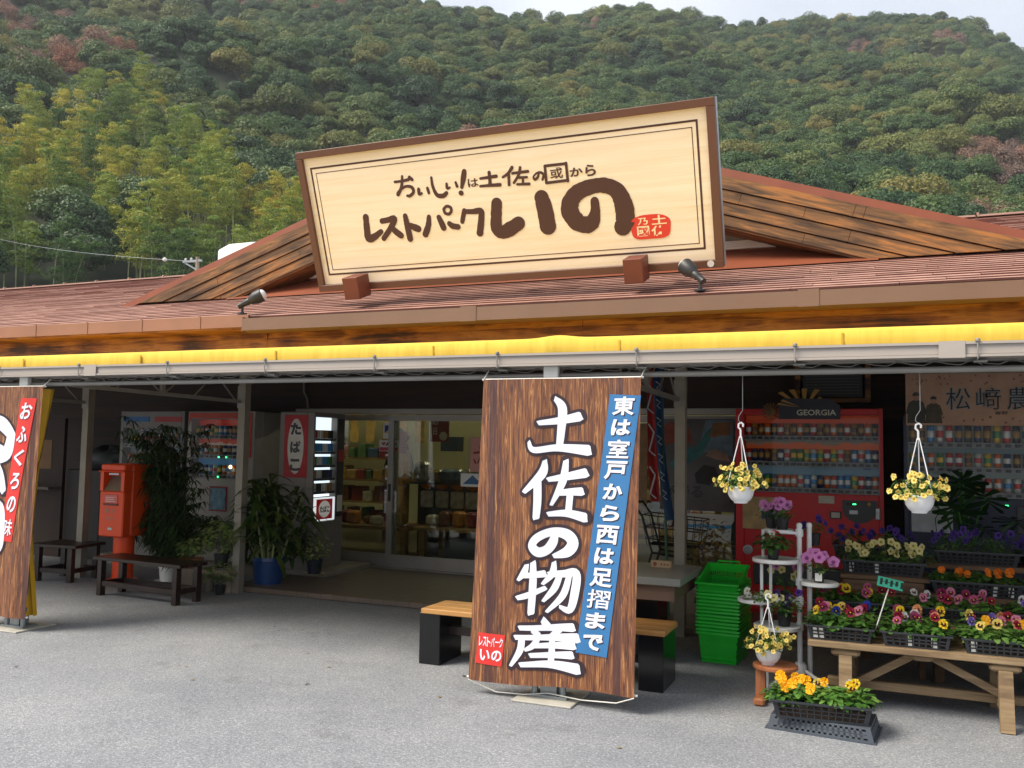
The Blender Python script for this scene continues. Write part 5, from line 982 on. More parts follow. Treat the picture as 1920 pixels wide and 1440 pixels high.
def basketmesh():
    g = MB(); W0, D0, W1, D1, H = .13, .185, .15, .212, .225
    def P(u, z):                                # perimeter point, u in 0..1
        t = z/H; w_, d_ = W0+(W1-W0)*t, D0+(D1-D0)*t; r = .03; k = int(u*4) % 4; f = u*4-int(u*4); c = [(-w_, -d_), (w_, -d_), (w_, d_), (-w_, d_)]
        a, b = c[k], c[(k+1) % 4]; return (a[0]+(b[0]-a[0])*f, a[1]+(b[1]-a[1])*f, z)
    def band(z0, z1, th=.004, n=28):
        vs = [P(i/n, z) for z in (z0, z1) for i in range(n)]; fs = [(i, (i+1) % n, n+(i+1) % n, n+i) for i in range(n)]; g.add(vs, fs)
    for z0, z1 in ((0, .018), (.048, .062), (.1, .125), (.165, .225)): band(z0, z1)
    for i in range(72):
        u = i/72; a, b = P(u, .01), P(u+.0055, .01); c, d = P(u+.0055, .2), P(u, .2); g.quad(a, b, c, d)
    for k in range(9):                          # bottom lattice
        x = -W0+2*W0*k/8; g.box(x-.006, x+.006, -D0, D0, 0.001, .005)
        y = -D0+2*D0*k/8; g.box(-W0, W0, y-.006, y+.006, -.002, .002)
    r = MB(); n = 28; rim = []
    for t_, o in ((0, 0), (.002, .014), (-.012, .016), (-.014, .008)):
        for i in range(n): p = P(i/n, H); l = math.hypot(p[0]/W1, p[1]/D1); rim.append((p[0]+math.copysign(o, p[0])*(abs(p[0]) > W1*.98), p[1]+math.copysign(o, p[1])*(abs(p[1]) > D1*.98), H+t_))
    fs = [(k*n+i, k*n+(i+1) % n, k*n+n+(i+1) % n, k*n+n+i) for k in range(3) for i in range(n)]; r.add(rim, fs)
    h = MB(); h.tube([(-.09, .215, .2), (-.085, .232, .243), (.085, .232, .243), (.09, .215, .2)], .007, 8); 
    h2 = MB(); h2.tube([(-.155, -.12, .215), (-.15, -.11, .23), (-.15, .11, .23), (-.155, .12, .215)], .006, 8)
    return g.mesh('basket_body', M_GRN, fix=False), r.mesh('rim', M_GRN), h.mesh('handle', M_GRN, True), h2.mesh('handle', M_GRN, True)
bm_ = basketmesh(); NB = 16
for k in range(NB):
    lb = 'green plastic shopping basket nested in the middle of the tall stack' if 0 < k < NB-1 else ('lowest green shopping basket of the stack, standing on the asphalt' if k == 0 else 'topmost green shopping basket of the stack, tilted open towards the front')
    t = thing('shopping_basket', lb, 'basket', (-1.165+.004*math.sin(k*2.1), 7.13+.004*math.cos(k*3.3), .004+k*.0265), R(-3+rng.uniform(-.8, .8)), 'stacked green shopping baskets')
    if k == NB-1: t.rotation_euler = (R(13), 0, R(-3)); t.location.z += .035
    for nm, m_ in zip(('body', 'rim', 'handle', 'handle'), bm_): link(nm, m_, t)
# ================================================================ FLOWERS
M_LF = leafmat('pansy_leaf', '#2c4f1c', '#4d7a30', .15, .3, .45, 14, '#7da050'); M_LF2 = leafmat('petunia_leaf', '#2a4a1c', '#4a7030', .15, .3, .55, 16, '#6d8a48')
M_STEM = mat('flower_stem', '#3d6a2a', .6); M_SOIL = mat('potting_soil', '#2a1d14', .95, var=.4, vs=40, bump=.6, bs=90)
FM = {}
def pm(c):
    if c not in FM: FM[c] = leafmat('petal_'+c[1:], c, c, .0, .35, .6, 30); 
    return FM[c]
PY = {'yellow': ('#f0cf2f', '#4a1420'), 'paleyellow': ('#f2dc7a', '#4a1a28'), 'gold': ('#f6b60e', None), 'orange': ('#ee7d12', None), 'crimson': ('#9c1636', '#3a0815'), 'rose': ('#c8628a', '#6d1440'), 'pink': ('#d98aa8', '#7d1f4f'), 'white': ('#ecebec', '#4a1540'), 'purple': ('#3b1f7a', '#180a3a'), 'lavender': ('#8f78c8', '#3f2a8a'), 'blue': ('#2f3fa8', '#14143f'), 'apricot': ('#e0a070', '#8a3a2a'), 'magenta': ('#a0285f', '#4a0a2a')}
MEYE = mat('flower_eye', '#e8b820', .6)
def pansy(col, s):
    c, bl = PY[col]; q_ = random.Random(s); g = MB(); mats = [pm(c), pm(bl or c), MEYE]
    def petal(a, ln, wd, z, bl_):                # petals face -Y; a = direction in the XZ plane
        d = (math.cos(a), math.sin(a)); n = (-d[1], d[0]); pts = []; K = 9
        for i in range(K):
            t = -1+2*i/(K-1); rr_ = ln*(1-.28*t*t)*(1+.05*math.sin(5*i+s)); ww = wd*math.sin(t*1.35); pts.append((d[0]*rr_+n[0]*ww, z-.004*(1-t*t)+.003*math.sin(i*2+s), d[1]*rr_+n[1]*ww))
        k = [(0, z+.002, 0)]+pts; g.add(k, [(0, i, i+1) for i in range(1, K)], 0)
        if bl_: g.add([(p[0]*.52, p[1]-.0022 if i else p[1]-.0022, p[2]*.52) for i, p in enumerate(k)], [(0, i, i+1) for i in range(1, K)], 1)
    for a, ln, wd, z, b in ((R(62), .024, .017, .006, 0), (R(118), .024, .017, .005, 0), (R(8), .022, .016, .002, 1), (R(172), .022, .016, .001, 1), (R(-90), .025, .021, -.002, 1)): petal(a+q_.uniform(-.1, .1), ln*q_.uniform(.93, 1.07), wd, z, b and bl)
    g.lathe([(.0035, 0), (.003, .002), (0, .003)], n=7, mi=2, M=Matrix.Translation((0, -.005, 0)) @ Matrix.Rotation(PI/2, 4, 'X'))
    return g.mesh('flower', mats, fix=False)
def trumpet(c, eye, R_, s, throat=None):          # petunia: five shallow lobes round a throat
    g = MB(); K = 30; q_ = random.Random(s); mats = [pm(c), pm(eye), pm(throat or c)]
    ring = lambda f, y: [(R_*f*(1+(.10*math.cos(5*a+s) if f > .5 else 0))*math.cos(a), y+(.08*R_*math.sin(5*a+1+s) if f > .8 else 0), R_*f*(1+(.10*math.cos(5*a+s) if f > .5 else 0))*math.sin(a)) for a in np.linspace(0, 2*PI, K, endpoint=False)]
    rings = [ring(1, -.10*R_), ring(.72, -.12*R_), ring(.36, .0), ring(.16, .45*R_), ring(.1, 1.2*R_)]; mi = [0, 0, 2, 1]
    for k in range(4): g.add(rings[k]+rings[k+1], [(i, (i+1) % K, K+(i+1) % K, K+i) for i in range(K)], mi[k])
    g.add(ring(.3, -.02*R_)+[(0, .35*R_, 0)], [(i, (i+1) % K, K) for i in range(K)], 1)
    return g.mesh('flower', mats, True, fix=False)
PAN = {(c, s): pansy(c, s) for c in PY for s in (0, 1)}
TRU = {'cream': [trumpet('#e6dc9a', '#b8a838', .026, s, '#d8cc70') for s in (0, 1)], 'calib': [trumpet('#ecd878', '#d8a020', .0145, s, '#e8c840') for s in (0, 1)], 'pinkp': [trumpet('#d88ac8', '#a04a9a', .036, s) for s in (0, 1)],
       'violet': [trumpet('#4a2a8a', '#1f0f4a', .027, s) for s in (0, 1)], 'red': [trumpet('#c81e2e', '#5a0a14', .034, 0)], 'whitep': [trumpet('#e4e2dc', '#a8b060', .026, 0)], 'darkstar': [trumpet('#3a1a5a', '#e8e0ea', .026, 0, '#c8b8d8')]}
def foliage(n, rad, h, seed, ln=(.03, .055), wd=.6, up=.5, m=None, ry=None):
    q_ = random.Random(seed); g = MB(); ry = ry or rad
    for _ in range(n):
        a = q_.uniform(0, 2*PI); r = math.sqrt(q_.uniform(0, 1)); z = h*q_.uniform(.1, 1)*(1-.45*r*r); l = q_.uniform(*ln)
        g.leaf((rad*r*math.cos(a)*.85, ry*r*math.sin(a)*.85, z), (math.cos(a)+q_.uniform(-.5, .5), math.sin(a)+q_.uniform(-.5, .5), q_.uniform(-.2, up)), l, l*wd*q_.uniform(.8, 1.1), q_.uniform(.1, .6), tip=.5)
    for _ in range(max(6, n//14)): a = q_.uniform(0, 6.28); r = q_.uniform(0, .7); g.tube([(0, 0, 0), (rad*r*math.cos(a), ry*r*math.sin(a), h*.75)], .0016, 4)
    return g.mesh('foliage', m or M_LF, fix=False)
PF = [foliage(62, .09, .085, s, (.04, .07), .55, .7) for s in range(4)]
def face(rq_, spread=35, tilt=(-28, 8)): return (R(rq_.uniform(*tilt)), R(rq_.uniform(-22, 22)), R(rq_.uniform(-spread, spread)))
def put_flower(me, t, x, y, z, rot, base=0., sc=1.):
    o = link('flower', me, t, (x, y, z), rot); o.scale = (sc,)*3
    g = MB(); g.tube([(x*.35, y*.35+.01, base), (x*.8, y*.8+.012, base+(z-base)*.6), (x, y+.008, z)], .0013, 4); return g
RQ = random.Random(21)
NICE = {'paleyellow': 'pale yellow', 'gold': 'golden', 'crimson': 'crimson', 'white': 'white', 'violet': 'violet'}
def pansyplant(x, y, z, cols, where, grp, fol=None, hz=.095, sc=1.0):
    nm = ' and '.join(NICE.get(c, c) for c in dict.fromkeys(cols)) or 'no'
    t = thing('pansy_plant', ('pansy plant with %s flowers %s' % (nm, where)) if cols else ('leafy green pansy plant without open flowers %s' % where), 'plant', (x, y, z), RQ.uniform(-.3, .3), grp)
    link('foliage', fol or RQ.choice(PF), t, None, (0, 0, RQ.uniform(0, 6.28)))
    st = MB()
    for c in cols:
        a = RQ.uniform(0, 6.28); r = RQ.uniform(.015, .06); zz = hz+RQ.uniform(-.012, .022)
        s_ = put_flower(PAN[c, RQ.randint(0, 1)], t, r*math.cos(a), -.03+r*math.sin(a)*.7, zz, face(RQ), 0, RQ.uniform(1.05, 1.4)*sc); st.add(s_.v, s_.f)
    if cols: st.build('stems', M_STEM, t)
    return t
mat('tray_black', '#2b2f34', .5, var=.1); mat('tray_grey', '#454c56', .55, var=.1)
def traymesh(w0, d0, w1, d1, h, nslot, rows=3, bar_=.055, vb_=.012, m='tray_black'):
    """seed tray: flaring walls pierced by rows of slots, flat rim"""
    g = MB()
    sides = (((-w0, -d0), (w0, -d0), (-w1, -d1), (w1, -d1)), ((w0, -d0), (w0, d0), (w1, -d1), (w1, d1)), ((w0, d0), (-w0, d0), (w1, d1), (-w1, d1)), ((-w0, d0), (-w0, -d0), (-w1, d1), (-w1, -d1)))
    for si, (a, b, c, d) in enumerate(sides):
        A, B, C, D = [np.array(p+(z,)) for p, z in ((a, 0), (b, 0), (c, h), (d, h))]
        pt = lambda u, v: (A*(1-u)+B*u)*(1-v)+(C*(1-u)+D*u)*v
        ns = nslot if si % 2 == 0 else max(4, int(nslot*d0/w0)); vb = np.linspace(.14, .86, rows+1); us = np.linspace(.05, .95, ns+1)
        def q4(u0, u1, v0, v1): g.quad(pt(u0, v0), pt(u1, v0), pt(u1, v1), pt(u0, v1))
        q4(0, 1, 0, vb[0]); q4(0, 1, vb[-1], 1); q4(0, us[0], vb[0], vb[-1]); q4(us[-1], 1, vb[0], vb[-1])
        for k in range(1, rows): q4(us[0], us[-1], vb[k]-bar_, vb[k]+bar_)
        for j in range(1, ns): q4(us[j]-vb_, us[j]+vb_, vb[0], vb[-1])
    g.quad((-w0, -d0, .001), (w0, -d0, .001), (w0, d0, .001), (-w0, d0, .001))
    r = .011; g.box(-w1-r, w1+r, -d1-r, -d1, h-.004, h+.006); g.box(-w1-r, w1+r, d1, d1+r, h-.004, h+.006); g.box(-w1-r, -w1, -d1, d1, h-.004, h+.006); g.box(w1, w1+r, -d1, d1, h-.004, h+.006)
    return g.mesh('tray', MATS[m], fix=False)
T1 = traymesh(.175, .235, .192, .25, .085, 9); T2 = traymesh(.26, .17, .285, .19, .095, 13)
def slots(ob, w, y, h, at):                       # white pot walls that show through a few slots
    for u in at:
        g = MB(); g.box(-w+2*w*u-.016, -w+2*w*u+.016, y+.006, y+.012, h*.12, h*.9); g.build('nursery_pot', M_WPL, ob)
def tray(me, loc, label, rz=0., grp='black flower trays', w=.18, d=.236, h=.085, at=(), soil=True):
    t = thing('flower_tray', label, 'tray', loc, rz, grp); link('tray', me, t); g = MB(); g.box(-w*.95, w*.95, -d*.94, d*.94, .012, h*.72); 
    if soil: g.build('soil', M_SOIL, t)
    slots(t, w, -d, h, at); return t
# picnic bench carrying the trays
W_PIC = wood('weathered_grey_timber', [(.28, '#5a4733'), (.5, '#8a7355'), (.7, '#a08a6a'), (.85, '#7a6248')], (1.1, 10, 10), .75, .35, .5, 3.5)
t = thing('picnic_bench', 'weathered timber bench with crossed braces carrying the front rows of pansy trays', 'bench', (.42, 6.0, 0))
g = MB()
for k in range(4): g.box(-.88, .95, .0+k*.142, .137+k*.142, .385, .425, b=.005)
g.build('top', W_PIC, t)
for x in (-.66, .22):
    for y0, y1 in ((.06, -.01), (.50, .58)):
        g = MB(); g.bar((x, y0, .383), (x, y1, .0), .075, .06); g.build('leg', W_PIC, t)
    g = MB(); g.box(x-.085, x+.085, .02, .54, .335, .383, b=.015); g.build('bearer', W_PIC, t)
    g = MB(); g.box(x-.03, x+.03, .12, .46, .1, .15); g.build('leg_tie', W_PIC, t)
g = MB(); g.box(-.78, .34, .27, .32, .095, .15, b=.004); g.build('stretcher', W_PIC, t)
g = MB(); g.box(-.28, -.16, .06, .5, .345, .383, b=.012); g.build('bearer', W_PIC, t)
for a, b in (((-.63, .13), (-.26, .36)), ((-.18, .36), (.28, .14))): g = MB(); g.bar((a[0], .2, a[1]), (b[0], .2, b[1]), .05, .045); g.build('brace', W_PIC, t)
FR = [(-.272, 'leftmost', ['yellow', 'paleyellow', 'crimson', 'magenta', 'blue', 'pink']), (.168, 'second', ['rose', 'apricot', 'yellow', 'white', 'magenta', 'crimson']), (.612, 'third', ['paleyellow', 'apricot', 'crimson', 'lavender', 'pink', 'gold'])]
for i, (x, nm, cs_) in enumerate(FR):
    wh = {'leftmost': 'front row of the bench, nearest the plant stand', 'second': 'front row of the bench, between two other trays', 'third': 'front row of the bench, above its right leg'}[nm]
    tray(T1, (x, 6.275, .426), 'black slotted tray of mixed pansies, %s' % wh, R((0, -1, 1)[i]), at=((.1, .2), (.42, .78), (.12,))[i]); k = 0
    for yy, xs in ((6.12, (-.115, .0, .115)), (6.27, (-.1, .02, .12)), (6.42, (-.12, 0, .11))):
        for xx in xs:
            c = [cs_[k % 6]] if yy < 6.2 else [cs_[k % 6], cs_[(k+2) % 6]]; k += 1
            if yy < 6.2 and xx == 0: c = []
            pansyplant(x+xx, yy, .49, c, 'in the %s front tray' % {'leftmost': 'left end', 'second': 'middle', 'third': 'right end'}[nm], 'pansies in the front trays')
# second row, on a raised plank behind
t = thing('plank_shelf', 'low plank shelf on blocks behind the front pansy trays', 'shelf', (.35, 6.78, 0)); g = MB(); g.box(-.82, 1.0, -.2, .2, .455, .49, b=.004); g.build('plank', W_PIC, t)
for x in (-.6, .7): g = MB(); g.box(x-.06, x+.06, -.15, .15, 0, .454); g.build('block', W_PIC, t)
for i, (x, cs_) in enumerate(((-.2, ['magenta', 'yellow', 'rose', 'crimson']), (.42, ['pink', 'magenta', 'rose', 'crimson', 'white']), (1.03, ['lavender', 'white', 'lavender', 'purple']))):
    tray(T2, (x, 6.79, .491), 'black tray in the second row with %s pansies' % ('yellow and rose', 'pink and magenta', 'lavender and white')[i], R((1, -1, 1)[i]), w=.265, d=.172, h=.095)
    k = 0
    for yy in (6.70, 6.86):
        for xx in (-.2, -.07, .07, .2): pansyplant(x+xx, yy, .56, [cs_[k % len(cs_)]]+([cs_[(k*2+1) % len(cs_)]] if k % 3 else []), 'in the second row %s tray' % ('left', 'middle', 'right')[i], 'pansies in the second row'); k += 1
# crates and raised trays behind
W_CRT = wood('crate_timber', [(.3, '#4a3626'), (.55, '#6f543b'), (.8, '#846850')], (1.1, 9, 9), .75, .3, .4, 4)
t = thing('wooden_crate', 'brown wooden crate under the tray of cream petunias', 'crate', (-.02, 7.3, 0)); g = MB()
g.box(-.29, .31, -.22, .24, .685, .715, b=.003); g.build('lid', W_CRT, t)
for z0, z1 in ((.6, .68), (.49, .59), (.25, .48)): g = MB(); g.box(-.27, .27, -.2, -.18, z0, z1); g.build('front_slat', W_CRT, t)
for x in (-.26, .25):
    for y in (-.175, .2): g = MB(); g.box(x-.015, x+.025, y, y+.03, 0, .684); g.build('leg', W_CRT, t)
for x in (-.27, .25): g = MB(); g.box(x, x+.02, -.14, .19, .45, .68); g.build('side_panel', W_CRT, t)
ct = tray(T2, (-.02, 7.31, .716), 'black tray heaped with cream petunias on the wooden crate', R(-1), w=.265, d=.172, h=.095, at=(.1, .42))
def petunias(name, label, loc, n, rad, ry, h, kinds, seed, fm=None, nl=150, ln=(.03, .05), grp=None, zr=(.6, 1.1), sc=1., tilt=(-35, 15), front=False, rz=0.):
    q_ = random.Random(seed); t = thing(name, label, 'plant', loc, rz, grp); link('foliage', foliage(nl, rad, h, seed, ln, .5, .4, fm or M_LF2, ry), t); st = MB()
    for k in range(n):
        a = q_.uniform(PI, 2*PI) if (front or q_.random() < .65) else q_.uniform(0, 2*PI); r = math.sqrt(q_.uniform(.05, 1)); z = h*q_.uniform(*zr)*(1-.25*r*r)
        x, y = rad*r*math.cos(a), ry*r*math.sin(a); yaw = math.atan2(x, max(.02, -y+.02))*.6
        me_ = q_.choice(TRU[q_.choice(kinds)]); s_ = put_flower(me_, t, x, y, z, (R(q_.uniform(*tilt)), R(q_.uniform(-40, 40)), yaw+R(q_.uniform(-30, 30))), 0, sc*q_.uniform(.85, 1.15)); st.add(s_.v, s_.f)
    st.build('stems', M_STEM, t); return t
for i, x in enumerate((-.2, .02, .2)): petunias('petunia_plant', 'bushy cream petunia %s of the tray on the wooden crate' % ('at the left end', 'in the middle', 'at the right end')[i], (x, 7.27, .78), (11, 12, 10)[i], .15, .15, .15, ['cream'], 40+i, grp='cream petunias on the crate', zr=(.5, 1.25))
t = thing('display_bench', 'dim timber bench behind the crate carrying the violet flower trays', 'bench', (.5, 7.78, 0)); g = MB(); g.box(-.75, 1.0, -.2, .2, .74, .78, b=.004); g.build('top', W_CRT, t)
for x in (-.65, .85): g = MB(); g.box(x-.04, x+.04, -.15, .15, 0, .739); g.build('leg', W_CRT, t)
for i, x in enumerate((-.1, .63, 1.22)):
    tray(T2, (x, 7.74, .781), 'black tray of violet petunias %s' % ('behind the cream petunias', 'above the orange pansies', 'at the right edge of the back bench')[i], 0, w=.265, d=.172, h=.095)
    for j, xx in enumerate((-.15, .13)): petunias('petunia_plant', 'violet petunia %s of the tray %s' % (('left', 'right')[j], ('behind the cream petunias', 'above the orange pansies', 'at the far right of the back bench')[i]), (x+xx, 7.7, .845), 10, .17, .13, .17, ['violet'], 50+i*3+j, grp='violet petunias at the back', zr=(.6, 1.2))
t = thing('tray_stand', 'timber stand holding the tray of orange pansies', 'stand', (.62, 7.2, 0)); g = MB(); g.box(-.34, .6, -.19, .2, .585, .62, b=.003); g.build('top', W_CRT, t)
for x in (-.28, .5): g = MB(); g.box(x-.03, x+.03, -.14, .14, 0, .584); g.build('leg', W_CRT, t)
tray(T2, (.58, 7.2, .621), 'long black tray with orange pansies below the violet ones', 0, w=.265, d=.172, h=.095, at=(.72, .9))
for k, xx in enumerate((-.2, -.08, .06, .2)): pansyplant(.58+xx, 7.13, .69, ['orange']*(1+(k % 2)), 'in the tray below the violet petunias', 'orange pansies', hz=.085)
for k, xx in enumerate((-.17, .0, .17)): pansyplant(.58+xx, 7.28, .69, [], 'at the back of the orange pansy tray', 'orange pansies')
# price tag
t = thing('price_tag', 'green tilted price tag on a white stick between two front pansy trays', 'price tag', (-.065, 6.12, .5), rot=(R(-6), R(17), 0))
g = MB(); g.tube([(0, 0, 0), (0, 0, .27)], .004, 6); g.build('stick', M_WPL, t, True)
g = MB(); M_ = Matrix.Translation((.0, -.004, .305)) @ Matrix.Rotation(R(-6), 4, 'Y') @ Matrix.Rotation(R(-50), 4, 'X'); g.box(-.075, .075, -.0015, .0015, -.045, .045, M=M_); cd = g.build('card', mat('tag_green', '#2f8a78', .5, var=.1), t)
g = MB(); [g.box(-.06+.03*k, -.045+.03*k, -.0022, -.0016, -.03+.012*(k % 2), .03, M=M_) for k in range(5)]; g.box(-.06, .05, -.0022, -.0016, .0, .006, M=M_); g.build('tag_print', mat('tag_dark', '#12221e', .6), cd)
# front tray on an upturned tray
t = thing('upturned_tray', 'grey slotted tray lying upside down on the asphalt under the yellow pansies', 'tray', (-.345, 5.62, .082), R(5), rot=(PI, 0, R(-5)))
link('tray', traymesh(.27, .158, .29, .17, .078, 17, 3, .11, .013, 'tray_grey'), t)
tray(traymesh(.245, .15, .268, .168, .095, 12, 3, .03, .006), (-.36, 5.60, .084), 'black mesh tray of golden and yellow pansies stacked on the upturned grey tray', R(5), w=.25, d=.152, h=.095)
for x, y, c in ((-.21, -.06, ['gold', 'gold']), (-.13, -.07, ['gold']), (-.2, .03, ['gold', 'gold']), (-.11, .04, ['gold', 'gold']), (-.05, -.04, ['gold']), (-.03, .06, ['gold', 'gold']), (.03, -.07, []), (.04, .04, ['paleyellow']), (.1, -.06, []), (.13, .05, ['yellow']), (.2, -.06, []), (.21, .03, ['yellow', 'yellow']), (.16, .06, ['white'])):
    pansyplant(-.36+x, 5.60+y+x*.087, .155, c, 'in the mesh tray on the ground', 'pansies in the tray on the ground', hz=.10, sc=1.0)
# ---- white plant stand
t = thing('plant_stand', 'white plastic plant stand with round shelves at staggered heights', 'plant stand', (-.55, 6.5, 0)); M_PS = mat('stand_white', '#dcdcda', .4, var=.03)
for x, y in ((0, 0), (.06, .07)): g = MB(); g.tube([(x, y, .09), (x, y, 1.09)], .017, 12); g.lathe([(.02, 0), (.02, .02), (.012, .03), (0, .032)], x, y, 12, M=Matrix.Translation((0, 0, 1.085))); g.build('pole', M_PS, t, 40)
for x, y, z, r in ((-.14, .05, 1.035, .1), (-.15, -.08, .845, .155), (.13, -.03, .70, .125), (-.275, -.12, .57, .125), (-.14, -.1, .40, .155)):
    g = MB(); g.lathe([(0, 0), (r-.01, 0), (r, .006), (r, .026), (r-.008, .03), (r-.015, .026), (0, .026)], x, y, 40, M=Matrix.Translation((0, 0, z))); g.box(min(x, 0)-.0 if x > 0 else x, max(x, 0) if x < 0 else x, -.02, .02, z+.002, z+.02); g.lathe([(.026, 0), (.026, .05)], 0, 0, 12, M=Matrix.Translation((0, 0, z-.012))); g.build('round_shelf', M_PS, t, 35)
for x, y, z0, z1 in ((-.24, -.11, .42, .845), (-.19, -.02, .42, .845), (-.24, -.02, .87, 1.06), (-.2, -.15, .0, .40)): g = MB(); g.tube([(x, y, z0), (x, y, z1)], .011, 10); g.build('spindle', M_PS, t, True)
for a in (-20, 100, 215): g = MB(); g.tube([(0, 0, .14), (.12*math.cos(R(a)), .12*math.sin(R(a)), .075), (.24*math.cos(R(a)), .24*math.sin(R(a)), .012)], .013, 8); g.build('foot', M_PS, t, True)
g = MB(); g.lathe([(.03, .08), (.045, .1), (.045, .15), (.03, .17)], n=14); g.build('hub', M_PS, t, 40)
def pot(name, label, x, y, z, r, h, m, tagm=None, sa=None):
    t = thing(name, label, 'pot', (x, y, z)); g = MB(); g.lathe([(0, 0), (r*.72, 0), (r*.95, h*.86), (r, h*.86), (r*1.02, h), (r*.94, h), (r*.9, h*.85), (0, h*.84)], n=24); g.build('pot_body', m, t, 35)
    if tagm: g = MB(); g.box(-.022, .022, -r-.003, -r+.002, h*.15, h*.8); g.build('label_tag', tagm, t)
    if sa: g = MB(); g.lathe([(0, -.012), (r*.9, -.012), (r*1.2, .002), (r*1.12, .002), (r*.9, -.006), (0, -.006)], n=24); g.build('saucer', sa, t, True)
    return t
M_POT = mat('nursery_pot_black', '#17181b', .5)
def potted(label_pot, label_pl, x, y, z, r, h, n, rad, hh, kinds, seed, tagm=None, **kw):
    pot('flower_pot', label_pot, x, y, z, r, h, M_POT, tagm); return petunias('petunia_plant', label_pl, (x, y, z+h*.85), n, rad, rad*.85, hh, kinds, seed, **kw)
potted('black pot on the top shelf of the white stand', 'pink petunia with large flowers on the top shelf of the white stand', -.665, 6.52, 1.062, .05, .09, 5, .1, .11, ['pinkp'], 61, nl=70, front=True, zr=(.8, 1.4))
petunias('petunia_plant', 'pink and white petunia leaning left behind the top shelf of the white stand', (-.75, 6.62, 1.13), 6, .1, .08, .1, ['pinkp', 'whitep', 'whitep'], 62, nl=60, front=True, zr=(.7, 1.3)); pot('flower_pot', 'black pot half hidden behind the top shelf', -.75, 6.62, 1.062, .045, .085, M_POT)
petunias('petunia_plant', 'single red petunia with a white one beside the top shelf edge', (-.72, 6.43, .97), 2, .035, .03, .07, ['red', 'whitep'], 63, nl=14, front=True, zr=(.7, 1.1)); pot('flower_pot', 'small pot hanging off the left edge of the top shelf', -.72, 6.44, .9, .03, .07, M_POT)
potted('black pot on the second shelf of the white stand', 'leafy green petunia without flowers on the second shelf of the white stand', -.71, 6.36, .872, .045, .075, 0, .11, .12, ['red'], 64, nl=110, ln=(.05, .085))
potted('black pot with a white tag on the right shelf of the white stand', 'pink petunia with large flowers on the right shelf of the white stand', -.42, 6.45, .727, .042, .08, 6, .1, .11, ['pinkp'], 65, tagm=M_WPL, nl=60, front=True, zr=(.7, 1.35))
potted('dark pot on the lowest shelf of the white stand', 'dark violet and yellow petunias over the lowest shelf of the white stand', -.64, 6.38, .427, .05, .08, 9, .15, .16, ['darkstar', 'cream', 'violet'], 66, nl=150, zr=(.6, 1.2))
petunias('petunia_plant', 'pale yellow petunia spilling over the left shelf of the white stand', (-.78, 6.3, .59), 6, .12, .09, .07, ['whitep', 'cream'], 67, nl=60, zr=(.5, 1.2))
petunias('petunia_plant', 'rose and cream petunias seen between the spindles of the white stand', (-.66, 6.62, .62), 7, .13, .1, .2, ['pinkp', 'cream'], 68, nl=60, zr=(.6, 1.1)); pot('flower_pot', 'black pot between the spindles of the white stand', -.66, 6.62, .43, .05, .19, M_POT)
petunias('petunia_plant', 'violet petunia hanging behind the right pole of the white stand', (-.47, 6.75, 1.03), 4, .09, .07, .1, ['violet'], 69, nl=60, zr=(.7, 1.2)); pot('flower_pot', 'black pot behind the right pole of the white stand', -.47, 6.76, .94, .045, .09, M_POT)
# ---- hanging baskets
M_BSK = mat('basket_white', '#e6e6e8', .3, var=.02)
def hanging(label, x, y, zt, hang, lbl2, seed, top=None, n=58, sp=(0, 0)):
    """white bowl with three straps to a hook; zt = rim height"""
    t = thing('hanging_basket', label, 'hanging basket', (x, y, zt)); r, h = .083, .098
    g = MB(); g.lathe([(.0, -h), (.04, -h), (.042, -h+.008), (.058, -h+.02), (.073, -h+.045), (.08, -h+.075), (r, -.006), (r+.006, -.004), (r+.006, .004), (r-.004, .004), (r-.008, -.004), (.07, -.05), (0, -.055)], n=40); g.build('bowl', M_BSK, t, 40)
    if hang:
        hz = hang-zt
        for a in (200, 325, 85): g = MB(); g.tube([(r*math.cos(R(a)), r*math.sin(R(a)), 0), (.0+.006*math.cos(R(a)), .006*math.sin(R(a)), hz-.07)], .0032, 6); g.build('strap', M_BSK, t, True)
        g = MB(); g.tube([(0, 0, hz-.08), (0, 0, hz-.03)], .006, 8); g.tube([(0, 0, hz-.03), (-.014, 0, hz-.015), (-.012, 0, hz+.006), (.004, 0, hz+.014), (.016, 0, hz+.004), (.014, 0, hz-.012)], .006, 8); g.build('hook', M_BSK, t, True)
        if top:
            g = MB(); g.tube([(.012, 0, hz+.0), (-.014, 0, hz+.03), (-.01, 0, hz+.055), (.012, 0, hz+.09), (.012, 0, top-zt)], .0022, 6); g.build('wire', mat('wire_steel', '#a5a5a2', .4, .5), t, True)
    petunias('petunia_plant', lbl2, (x+sp[0], y+sp[1], zt-.01), n, .165, .14, .125, ['calib'], seed, nl=380, ln=(.015, .03), zr=(-.1, 1.25), sc=1.05, tilt=(-40, 20), grp=None)
hanging('white hanging bowl of pale yellow flowers before the red vending machine', -.815, 5.6, 1.385, 1.765, 'pale yellow calibrachoa filling the white bowl hanging before the red machine', 71, 2.075)
hanging('white hanging bowl of pale yellow flowers in front of the navy machine', .18, 5.6, 1.368, 1.765, 'pale yellow calibrachoa filling the white bowl hanging before the navy machine', 72, 2.075)
hanging('white bowl of pale yellow flowers on the small wooden stool', -.70, 5.98, .35, .68, 'pale yellow calibrachoa spilling from the white bowl on the wooden stool', 73, None, 75)
t = thing('wooden_stool', 'small round reddish wooden stool under the white flower bowl', 'stool', (-.66, 6.02, 0)); M_ST = wood('stool_wood', [(.3, '#8a4f2e'), (.6, '#ab6c44'), (.8, '#94582f')], (9, 9, 1.5), .5)
g = MB(); g.lathe([(0, .22), (.125, .22), (.14, .227), (.14, .243), (.13, .25), (0, .25)], n=32); g.build('seat', M_ST, t, 35)
